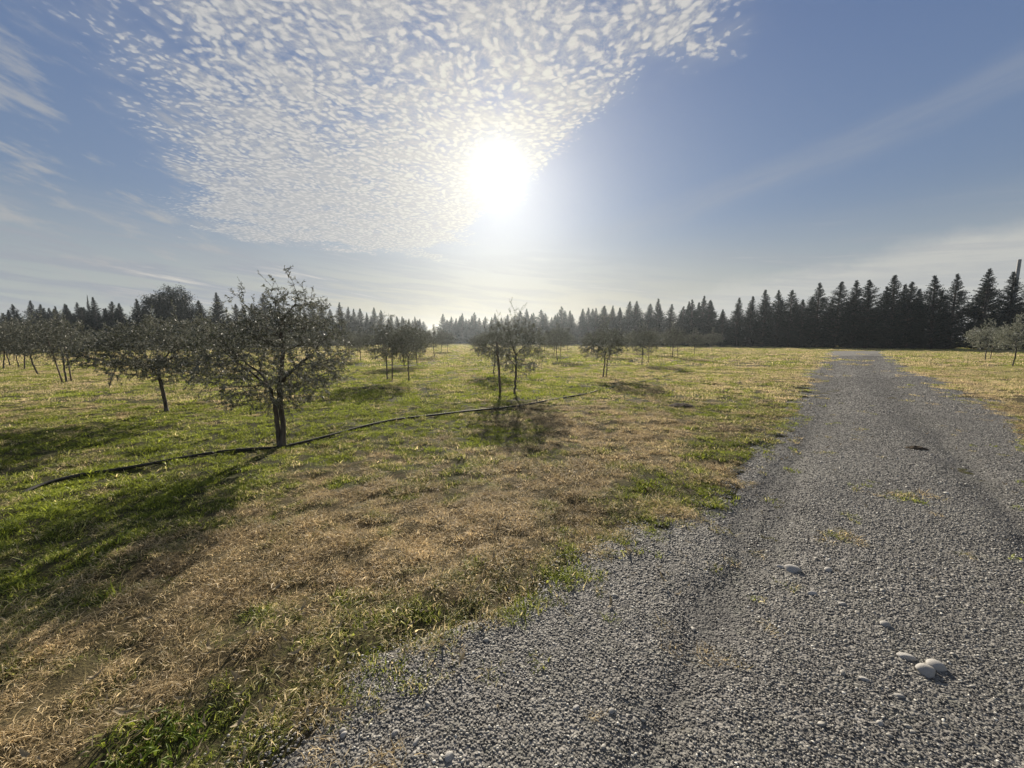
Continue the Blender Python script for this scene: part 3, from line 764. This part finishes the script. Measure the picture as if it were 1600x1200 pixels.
# four further kinds for the rest of the grove
KINDS = []
for s_, (cw, ch, cz) in enumerate([(1.05, .72, 1.5), (.95, .80, 1.6), (1.15, .66, 1.45), (.85, .70, 1.5), (1.2, .8, 1.55)]):
    rr = np.random.default_rng(500 + s_); l_ = rr.uniform(-.08, .08, 2)
    KINDS.append(make_olive(20 + s_, [[(0, 0, 0), (l_[0], l_[1], .5), (l_[0] * 1.5, l_[1], 1.0)], [(l_[0] * 1.5, l_[1], 1.0), (.3, .1, 1.3)], [(l_[0] * 1.5, l_[1], 1.0), (-.28, .12, 1.3)], [(l_[0] * 1.5, l_[1], 1.0), (0, -.2, 1.35)]],
                            (0, 0, cz), (cw, cw, ch), 640, 4.0, (.060, .0165), wisps([((rr.uniform(-.4, .4), rr.uniform(-.3, .3), 1.8), (rr.uniform(-.4, .4), 0, 2.6)) for _ in range(7)], rr, 10, .04), hang=.75, rscale=1.3))
PROTO = {}
def place_olive(k, X, Y, sc, rz, label):
    if k not in PROTO: PROTO[k] = olive_thing(KINDS[k], (X, Y, 0), rz, sc); t_ = PROTO[k]
    else: t_ = copy_tree(PROTO[k])
    t_.location = (X, Y, 0); t_.rotation_euler = (0, 0, rz); t_.scale = (sc,) * 3
    if 'right of the road' in label:
        for ch in t_.children:
            if ch.name.startswith('crown'):
                if ('pale', k) not in PROTO: PROTO['pale', k] = ch.data.copy(); PROTO['pale', k].materials[0] = M_pale
                ch.data = PROTO['pale', k]
    prop(t_, label, 'olive tree', 'olive trees in the grove'); return t_
named = [(942, 590, 2, 1.0, 'olive tree on a straight trunk behind the far end of the black pipe'),
         (1003, 570, 0, 1.0, 'olive tree with a thin stake, right of the straight-trunked olive'),
         (1050, 560, 3, 1.15, 'olive tree fourth from the right end of the front row'),
         (1085, 555, 0, 1.0, 'olive tree second from the right end of the front row'),
         (1112, 549.5, 2, 1.15, 'rightmost olive of the grove left of the road, before the dark hedge'),
         (605, 594, 3, .98, 'small olive tree on twin thin stems right of the largest olive'),
         (639, 595, 1, .88, 'small olive on a trunk leaning left, right of the twin-stemmed one'),
         (771, 585, 2, .95, 'olive tree seen behind the leaning stake below the sun'),
         (871, 564, 1, 1.05, 'olive tree with a stake, between the hazy olive and the straight-trunked one'),
         (60, 586, 4, 1.05, 'dark thick-trunked olive tree near the left edge of the photo'),
         (104, 598, 1, 1.0, 'olive tree propped by two slanting stakes near the left edge'),
         (1539, 563, 0, 1.16, 'pale olive tree with a stake beside its trunk, right of the road'),
         (1582, 573, 3, 1.15, 'pale sparse olive tree at the right edge, right of the road')]
pts = [G(440, 697), G(261, 643), G(804, 617)]
for j, (px, py, k, sc, lab) in enumerate(named):
    X, Y = G(px, py); pts.append((X, Y)); place_olive(k, X, Y, sc, rng.uniform(0, 6.28), lab)
small = [(5, 576), (30, 575), (38, 577), (546, 560), (564, 566), (632, 572), (652, 571), (679, 558), (690, 551), (699, 551), (747, 554), (888, 550), (980, 552), (1017, 556), (16, 571)]
def far_label(px, Y):
    if px < 230: return 'small olive tree in the crowded rows near the left edge'
    if px < 520: return 'small olive tree far behind the two nearest olives'
    if px < 720: return 'small distant olive tree in the rows left of the open grass lane'
    if px < 1300: return 'small distant olive tree in the hazy rows below the sun'
    return 'small olive tree behind the pale one right of the road'
cnt = 0
def far_olive(X, Y):
    px = 800 + X / Y * 600
    place_olive(int(rng.integers(0, 5)), X, Y, rng.uniform(.85, 1.12), rng.uniform(0, 6.28), far_label(px, Y)); pts.append((X, Y))
for px, py in small: far_olive(*G(px, py))
b0 = np.array(G(440, 697)); va = np.array((3.95, 5.9)); vb = np.array((-4.1, 2.75))
for kk in range(1, 17):
    for jj in range(-6, 12):
        X, Y = b0 + va * jj + vb * kk + rng.uniform(-.4, .4, 2)
        if Y < 12 or abs(X) > 1.38 * Y + 1.5: continue
        if kk <= 2 and Y < 24: continue
        if min(math.hypot(X - a_, Y - b_) for a_, b_ in pts) < 3.4: continue
        if float(pdist(np.array(X), np.array(Y), HEDGE_L)) < 5: continue
        px = 800 + X / Y * 600
        if 701 < px < 742 and Y > 20: continue
        hl = np.interp(X, HEDGE_L[:5, 0], HEDGE_L[:5, 1]) if X < -44 else (np.interp(X, HEDGE_L[5:, 0], HEDGE_L[5:, 1]) if X < -27 else 105)
        if X < -26 and Y > hl - 4: continue
        if Y > 60: continue
        far_olive(X, Y); cnt += 1
print('grid olives', cnt, 'all', len(pts))

# support stakes
def stake(p0, p1, r_, label):
    P = [np.array(p0), np.array(p0) * .5 + np.array(p1) * .5 + np.array((.008, .005, 0)), np.array(p1)]
    c_ = np.array(p0); Pn = np.array(P) - c_
    m_ = tube_mesh(Pn, [-1, 0, 1], [r_ * 1.05, r_, r_ * .92], 8, 'stake', M_stake)
    import bmesh
    bm = bmesh.new(); bm.from_mesh(m_); bmesh.ops.holes_fill(bm, edges=bm.edges); bm.to_mesh(m_); bm.free()
    o = obj('support_stake', m_, None, tuple(c_)); prop(o, label, 'stake', 'stakes holding young olive trees'); return o
def st(px, py, dx, dy, h, label, r_=.022):
    X, Y = G(px, py); stake((X, Y, -.05), (X + dx, Y + dy, h), r_, label)
st(782, 617, -.10, .0, 1.5, 'leaning wooden stake left of the hazy olive trunk below the sun', .034)
st(613, 594, .02, 0, 1.3, 'thin upright stake beside the small olive right of the largest olive')
st(632, 572, -.12, 0, 1.4, 'slanting stake standing behind the leaning small olive')
st(1013, 569, .02, 0, 1.4, 'thin stake right of the second straight olive trunk')
st(112, 597, -.08, 0, 1.4, 'right one of the stakes propping an olive near the left edge')
st(98, 598, -.32, 0, 1.5, 'left slanting stake propping an olive near the left edge')
st(1058, 560, .0, 0, 1.3, 'thin stake beside the fourth olive from the right end of its row')
st(875, 565, .05, 0, 1.4, 'thin stake beside the olive behind the straight-trunked one')
st(1547, 563, .02, 0, 1.2, 'thin stake beside the pale olive right of the road')
st(947, 590, .03, 0, .8, 'short stake touching the straight olive trunk behind the pipe')

# small shrub between the left trees
def shrub(px, py, h, n, label, kind='shrub', spread=.25):
    X, Y = G(px, py); r_ = np.random.default_rng(int(px)); t_ = empty(kind, (X, Y, 0)); P, par, B, Dv = [], [], [], []
    for s_ in range(n):
        a_ = r_.uniform(0, 6.28); p = np.array([0, 0, 0.0]); P.append(p); par.append(-1); d = np.array([math.cos(a_) * spread, math.sin(a_) * spread, 1.0])
        for q in range(6):
            p = p + d / np.linalg.norm(d) * h / 6 * r_.uniform(.8, 1.1); d = d + r_.normal(size=3) * .12; P.append(p); par.append(len(P) - 2)
            for _ in range(5):
                B.append(p - d * .02 * r_.uniform()); Dv.append(d * .5 + r_.normal(size=3) * .7)
    B = np.array(B); nb = len(B)
    obj('stem', tube_mesh(np.array(P), par, np.full(len(P), .005), 4, 'shrub_stem', M_bark), t_)
    obj('foliage', leaves_mesh(B, np.array(Dv), r_.uniform(.04, .08, nb), r_.uniform(.014, .024, nb), 'shrub_leaves', M_olive, r_), t_)
    prop(t_, label, kind); return t_
shrub(171, 607, .95, 9, 'small thin young shrub between the left olive trees', 'shrub')

# ------------------------------------------------------------------ irrigation pipe
PIPE = [(30, 770), (75, 755), (130, 742), (200, 731), (270, 719), (340, 708), (400, 702), (432, 700), (470, 692), (520, 680), (570, 668), (620, 658), (680, 651), (740, 645), (790, 641), (835, 634), (880, 624), (915, 617), (940, 609)]
def pipe(points, r_, name, label, mtl, z0=.028, sub=8):
    Q = np.array([G(*p) for p in points]); n = len(Q)
    tt = np.arange(n); ts = np.linspace(0, n - 1, n * sub)
    def cr_spl(c_, t_):
        i_ = np.clip(np.floor(t_).astype(int), 0, n - 2); f = t_ - i_
        p0, p1, p2, p3 = c_[np.maximum(i_ - 1, 0)], c_[i_], c_[i_ + 1], c_[np.minimum(i_ + 2, n - 1)]
        return .5 * (2 * p1 + (p2 - p0) * f + (2 * p0 - 5 * p1 + 4 * p2 - p3) * f ** 2 + (3 * p1 - p0 - 3 * p2 + p3) * f ** 3)
    X, Y = cr_spl(Q[:, 0], ts), cr_spl(Q[:, 1], ts); Z = .006 + (fbm(X * .35, Y * .35, 3, 3) - .5) * .10 + z0 - .05 * np.exp(-ts / .6)
    P = np.stack([X, Y, Z], -1); c0 = P[0].copy(); P = P - c0
    m_ = tube_mesh(P, [-1] + list(range(len(P) - 1)), np.full(len(P), r_), 12, name, mtl)
    o = obj(name, m_, None, tuple(c0)); prop(o, label, 'pipe'); return o
pipe(PIPE, .021, 'irrigation_pipe', 'long black irrigation pipe curving across the grass past the largest olive', M_pipe)
M_hose = plain('sun_bleached_hose', (.17, .17, .07), .6, (.24, .23, .11), 30)
pipe([(938, 612), (962, 604), (985, 601), (1010, 596), (1040, 588), (1068, 577)], .018, 'irrigation_hose', 'thin pale green hose at the far end of the black pipe', M_hose, .03)

# ------------------------------------------------------------------ conifer hedge
def make_conifer(seed, H=10.0, R0=1.75, spire=.62, dens_=1.0, kind='cedar'):
    r_ = np.random.default_rng(seed); P = [np.array((0, 0, 0.0))]; par = [-1]; nseg = 14
    lean = r_.normal(size=2) * .12
    for q in range(1, nseg + 1): P.append(np.array((lean[0] * (q / nseg) ** 2, lean[1] * (q / nseg) ** 2, H * q / nseg))); par.append(q - 1)
    rad = [.17 * (1 - q / nseg) + .015 for q in range(nseg + 1)]
    B, Dv, LL, WW = [], [], [], []
    nb = int(460 * dens_); lob = r_.uniform(0, 6.28, 4); 
    for b in range(nb):
        t_ = (b + r_.uniform()) / nb; t_ = t_ ** .92; z_ = .15 + (H - .25) * t_
        a_ = r_.uniform(0, 6.28)
        prof = min(1.0, ((1 - t_) * 2.0) ** (spire + .35)) * (1 if t_ > .08 else .9 + 1.2 * t_)
        L_ = R0 * prof * r_.uniform(.62, 1.12) * (1 + .16 * math.sin(a_ * 2 + lob[0] + t_ * 9) + .12 * math.sin(t_ * 31 + lob[1])) + .05
        up = .25 + .55 * t_ + r_.normal() * .1
        d = np.array((math.cos(a_), math.sin(a_), up)); d /= np.linalg.norm(d)
        o_ = np.array((lean[0] * t_ ** 2, lean[1] * t_ ** 2, max(z_ - L_ * .2, .1)))
        i0 = len(P); P.append(o_); par.append(-1); rad.append(.02 + .01 * (1 - t_)); tip = o_.copy(); ns = 4
        for q in range(ns):
            d2 = d + np.array((0, 0, .10 * (q - 1.0))); tip = tip + d2 / np.linalg.norm(d2) * L_ / ns; P.append(tip.copy()); par.append(len(P) - 2); rad.append(.018 * (1 - (q + 1) / ns) + .004)
        nsp = int(8 + L_ * 17)
        for q in range(nsp):
            f = r_.uniform(.12, 1.0) ** .8; c_ = o_ + (tip - o_) * f
            sd_ = r_.normal(size=3) * np.array((1, 1, .45)); sd_ /= np.linalg.norm(sd_)
            w_ = d * .9 + sd_ * .8 + np.array((0, 0, -.12)); B.append(c_ + r_.normal(size=3) * .03); Dv.append(w_)
            LL.append(r_.uniform(.18, .42) * (1 - .35 * f) * (1 - .62 * t_)); WW.append(r_.uniform(.06, .13) * (1 - .5 * t_))
    for q in range(22):     # leader
        z_ = H - .1 - .9 * r_.uniform(); B.append(np.array((lean[0], lean[1], z_))); Dv.append(np.array((r_.normal() * .5, r_.normal() * .5, 1))); LL.append(.28); WW.append(.05)
    tr = tube_mesh(np.array(P), par, rad, 6, 'conifer_trunk', M_cbark)
    cr_ = leaves_mesh(np.array(B), np.array(Dv), np.array(LL), np.array(WW), 'conifer_crown', M_conifer, r_, .2, .1)
    print('conifer', seed, len(B)); return tr, cr_
CON = [make_conifer(40, 10, 1.9, .60), make_conifer(41, 10, 1.7, .72), make_conifer(42, 10, 2.05, .55), make_conifer(43, 10, 1.8, .85), make_conifer(44, 10, 1.55, .66), make_conifer(45, 10, 1.95, .95, 1.1)]
CPRO = {}
def conifer(k, X, Y, h, w, label, group, rz=None):
    s_ = h / 10.0
    if k not in CPRO:
        t_ = empty('conifer_tree', (X, Y, 0)); obj('trunk', CON[k][0], t_); obj('crown', CON[k][1], t_); CPRO[k] = t_
    else: t_ = copy_tree(CPRO[k])
    t_.location = (X, Y, 0); t_.rotation_euler = (0, 0, rng.uniform(0, 6.28)); t_.scale = (s_ * w, s_ * w, s_)
    prop(t_, label, 'conifer', group); return t_
def along(P, step, jit=.5):
    out = []; D_ = densify(P, .25); acc = 0; nxt = 0
    for a_, b_ in zip(D_[:-1], D_[1:]):
        if acc >= nxt: out.append(a_ + rng.normal(size=2) * jit * .5); nxt += step * rng.uniform(.8, 1.2)
        acc += np.hypot(*(b_ - a_))
    return out
hr = [(p, 1.04) for p in along(HEDGE_R, 2.15)] + [(p + np.array((1.6, 2.4)), .95) for p in along(HEDGE_R, 2.4)]
GR = 'conifers of the hedge behind the road and the grove'; GL = 'conifers of the hedge behind the left part of the grove'
def htop(px):       # height of the hedge right row by bearing
    return np.interp(px, [690, 760, 900, 1040, 1130, 1280, 1390, 1490, 1620], [8.6, 8.2, 8.9, 9.6, 9.0, 9.8, 10.4, 10.4, 9.6])
ncon = 0
for (X, Y), hk in hr:
    px = 800 + X / Y * 600
    if px < 683 or abs(X) > 1.5 * Y + 6: continue
    if 1489 < px < 1527: continue
    h = hk * float(htop(px)) * rng.uniform(.82, 1.10)
    if 1118 < px < 1132: h *= .80
    if px > 1568: h *= .92
    if px > 1514: lab = 'dark conifer in the short row right of the gap, behind the pale olives'
    elif px > 1130: lab = 'tall dark conifer in the hedge behind the gravel road'
    elif px > 900: lab = 'bluish conifer in the hedge between the sun and the road'
    else: lab = 'hazy distant conifer in the low hedge below the sun'
    conifer(int(rng.integers(0, 6)), X, Y, h, rng.uniform(1.35, 1.7), lab, GR); ncon += 1
hl_ = [(p, 1.0) for p in along(HEDGE_L, 2.4)] + [(p + np.array((-1.2, 2.6)), .84) for p in along(HEDGE_L, 3.0)]
for (X, Y), hk in hl_:
    px = 800 + X / Y * 600
    if px > 668 or px < -90: continue
    h = hk * float(np.interp(px, [-50, 0, 130, 220, 340, 450, 540, 665], [8.6, 8.8, 9.2, 8.2, 9.0, 9.0, 8.9, 8.8])) * rng.uniform(.80, 1.08)
    if 45 < px < 58 or 200 < px < 222: h *= .72
    lab = 'dark conifer in the hedge at the far left' if px < 230 else 'dark conifer in the hedge behind the largest olive' if px < 480 else 'distant dark conifer in the receding hedge left of the open grass lane'
    conifer(int(rng.integers(0, 6)), X, Y, h, rng.uniform(1.15, 1.5), lab, GL); ncon += 1
for px_, Y_, h_ in ((655, 148, 8.5), (663, 150, 8.2), (672, 158, 4.2), (680, 150, 4.6), (688, 160, 5.6), (695, 148, 6.6)):
    conifer(int(rng.integers(0, 6)), (px_ - 800) / 600 * Y_, Y_, h_, 1.9, 'low distant conifer closing the gap at the end of the open grass lane', 'low trees in the gap of the hedge')
# a narrow spire rising over the left hedge
X, Y = -82, 75.5; conifer(4, X, Y, 9.9, .42, 'narrow spire-shaped conifer standing above the left hedge', GL)
print('conifers', ncon)
# broad round-topped tree in the left hedge
def broad_tree(px, Y, H, W_, seed, label):
    r_ = np.random.default_rng(seed); X = (px - 800) / 600 * Y
    A = []; 
    for q in range(420):
        d = r_.normal(size=3); d /= np.linalg.norm(d); k_ = r_.uniform(.3, 1) ** .5; A.append(np.array((0, 0, H * .60)) + d * np.array((W_, W_, H * .40)) * k_ * (1 + .12 * math.sin(d[0] * 5 + seed) + r_.normal() * .05))
    init = [(np.array((0, 0, 0.0)), -1)] + [(np.array((.03 * q, 0, .4 * q)), q - 1) for q in range(1, 8)]
    P, par = colonize(init, A, .42, .5, 60, 6)
    rad = radii(P, par, .012, 2.2)
    B, Dv = [], []
    for i_ in np.where(rad < .06)[0]:
        for _ in range(42): B.append(P[i_] + r_.normal(size=3) * .30); Dv.append(r_.normal(size=3))
    t_ = empty('broadleaf_tree', (X, Y, 0)); nb = len(B)
    obj('trunk', tube_mesh(P, par, rad, 7, 'broad_trunk', M_cbark), t_)
    obj('crown', leaves_mesh(np.array(B), np.array(Dv), r_.uniform(.14, .3, nb), r_.uniform(.07, .14, nb), 'broad_crown', M_shrub, r_), t_)
    prop(t_, label, 'tree'); return t_
broad_tree(283, 60, 9.6, 2.4, 61, 'tall round-topped tree rising above the left hedge')
broad_tree(252, 60, 8.4, 2.3, 62, 'lower round-topped tree left of the tallest tree in the left hedge')

# concrete pole behind the hedge at the right edge
def pole():
    Y = 62.0; X = 79.5; H = 13.8
    t_ = empty('utility_pole', (X, Y, 0))
    P = np.array([(0, 0, H * q / 6) for q in range(7)]); r_ = [.27 - .07 * q / 6 for q in range(7)]
    m_ = tube_mesh(P, [-1] + list(range(6)), r_, 12, 'pole_shaft', M_conc); obj('shaft', m_, t_)
    import bmesh
    bm = bmesh.new(); bmesh.ops.create_cone(bm, cap_ends=True, segments=12, radius1=.215, radius2=.17, depth=.12)
    me = bpy.data.meshes.new('pole_cap'); bm.to_mesh(me); bm.free(); me.materials.append(M_conc); obj('cap', me, t_, (0, 0, H + .05))
    prop(t_, 'grey concrete pole rising above the hedge at the right edge', 'pole')
pole()

# ------------------------------------------------------------------ stones on the road
STN = [stone_mesh('cobble', 400 + k, M_stone, 3, .15, d_) for k, d_ in enumerate([(1, .72, .5), (1, .55, .42), (1, .8, .6), (1, .45, .4)])]
def stone(px, py, wpx, k, rz, label, dz=.08):
    X, Y = G(px, py); dist = math.sqrt(X * X + Y * Y + CAMH ** 2); t_ = CAMH / (math.sin(PITCH) - (600 - py) / F * math.cos(PITCH)); s = wpx / F * t_ / 2
    o = obj('stone', STN[k], None, (X, Y, float(rz_(X, Y)) + s * dz)); o.scale = (s, s, s); o.rotation_euler = (.1, -.08, rz)
    prop(o, label, 'stone', 'larger stones lying on the gravel')
stone(1446, 1052, 33, 0, .3, 'largest rounded pale stone on the gravel at the lower right')
stone(1462, 1044, 26, 2, -.4, 'rounded stone lying against the back of the largest pale stone')
stone(1416, 1029, 24, 1, -.4, 'oval pale stone left of and behind the largest one')
stone(1238, 890, 26, 0, -.3, 'whitish flat stone in the middle of the gravel, left of the small stones')
stone(1222, 884, 16, 3, -.6, 'thin white sliver of stone touching the whitish flat stone')
stone(1350, 1063, 14, 1, -.5, 'small white oval stone below left of the largest stone')
stone(1405, 1089, 15, 1, -.2, 'small bright stone straight below the oval pale stone')
stone(1383, 978, 15, 2, -.3, 'small pale angular stone right of the upper stones')
stone(1316, 945, 12, 1, 0, 'small grey oval stone in the upper group on the gravel')
stone(1269, 928, 16, 3, .1, 'long flat grey stone below the whitish flat stone')
stone(1294, 892, 12, 2, 0, 'small pale stone right of the whitish flat stone')
stone(617, 1148, 11, 2, .5, 'rounded stone at the edge of turf and gravel, lower centre')
stone(536, 1145, 11, 2, .2, 'upper of two grey stones touching in the grass edge')
stone(537, 1152, 12, 0, .8, 'lower of two grey stones touching in the grass edge', .3)
stone(650, 1162, 14, 1, 1.2, 'pale oval stone on the gravel near the bottom, left')
stone(702, 1186, 17, 2, .8, 'brownish pale stone at the bottom of the gravel, left of centre')
stone(900, 1107, 13, 1, .6, 'white oval stone on the gravel at the bottom centre')
stone(956, 1112, 12, 2, .4, 'grey stone right of the white oval stone at the bottom centre')
stone(1375, 1132, 12, 0, .5, 'small grey stone far below the largest stone')

# dark clod on the road, dark mound in the grass
def clod(px, py, rx, ry, h, label, name, cat, rough_=.5):
    X, Y = G(px, py); r_ = np.random.default_rng(int(px)); n = 26; V = []; ps = np.linspace(-1, 1, n)
    gxx, gyy = np.meshgrid(ps, ps); rr = np.hypot(gxx, gyy)
    hh = h * np.clip(1 - rr ** 2, -.25, 1) * (.55 + .9 * fbm(gxx * 4 + px, gyy * 4, 13, 3)) + h * .25 * (fbm(gxx * 12, gyy * 12, 14, 2) - .5) - .012 * (rr > .95) * h / .05
    V = np.stack([gxx * rx, gyy * ry, hh], -1).reshape(-1, 3); i = np.arange(n - 1)[:, None] * n + np.arange(n - 1)[None, :]
    o = obj(name, mesh(name, V, np.stack([i, i + 1, i + n + 1, i + n], -1).reshape(-1, 4), M_soil), None, (X, Y, float(max(gz(X, Y), rz_(X, Y) if road_in(X, Y) > 0 else -9)) - .004)); prop(o, label, cat)
clod(1432, 701, .16, .10, .035, 'small dark clod of earth on the gravel road', 'soil_clod', 'soil')
clod(1065, 635, .32, .26, .07, 'low dark mound of earth in the dry grass near the road', 'soil_mound', 'soil')

# broad-leaved weed in the lower left
def weed(px, py, label, seed):
    X, Y = G(px, py); r_ = np.random.default_rng(seed); t_ = empty('weed_plant', (X, Y, float(gz(X, Y)))); V = []; Fq = []
    for k_ in range(190):
        a_ = r_.uniform(0, 6.28); rr = .16 * math.sqrt(r_.uniform()); b_ = np.array((rr * math.cos(a_) * 1.3, rr * math.sin(a_), .0)); h = r_.uniform(.03, .065); az_ = r_.uniform(0, 6.28); w = r_.uniform(.003, .006)
        s_ = np.array((-math.sin(az_), math.cos(az_), 0)) * w; p = b_; th = r_.uniform(.1, .7); o_ = len(V); n = 5
        for q in range(n + 1):
            wd = math.sin(math.pi * (.12 + .86 * q / n)) ** .8; V += [p - s_ * wd + np.array((0, 0, .004 * wd)), p, p + s_ * wd + np.array((0, 0, .004 * wd))]
            p = p + np.array((math.cos(az_) * math.sin(th), math.sin(az_) * math.sin(th), math.cos(th))) * h / n; th += .28
        for q in range(n):
            for c_ in (0, 1): Fq.append([o_ + q * 3 + c_, o_ + q * 3 + c_ + 1, o_ + q * 3 + c_ + 4, o_ + q * 3 + c_ + 3])
    obj('leaves', mesh('weed_leaves', V, np.array(Fq), M_weed), t_)
    P = [np.zeros(3), np.array((0, 0, .03))]; obj('crown_root', tube_mesh(np.array(P), [-1, 0], [.008, .006], 5, 'weed_root', M_weed), t_)
    prop(t_, label, 'weed')
weed(232, 1172, 'bright green broad-leaved weed at the bottom left of the turf', 7)

# ------------------------------------------------------------------ air
def haze():  # thin volume added mostly to imitate lens glare veiling the far trees
    import bmesh
    bm = bmesh.new(); bmesh.ops.create_cube(bm, size=1.0)
    z0, z1 = -1.3, 15.2
    for v_ in bm.verts: v_.co = (v_.co.x * 940, v_.co.y * 940, z0 if v_.co.z < 0 else z1)
    me = bpy.data.meshes.new('haze'); bm.to_mesh(me); bm.free()
    m, t, out = mat('glare_haze')
    pv = t.new('ShaderNodeVolumePrincipled'); pv.inputs['Color'].default_value = (.82, .92, 1, 1); pv.inputs['Density'].default_value = .00042
    pv.inputs['Anisotropy'].default_value = .76; t.link(pv.outputs[0], out.inputs['Volume']); me.materials.append(m)
    o = obj('haze', me); prop(o, 'thin haze added over the grove, mostly for the veil of lens glare below the sun', 'haze', kind='stuff')
haze()
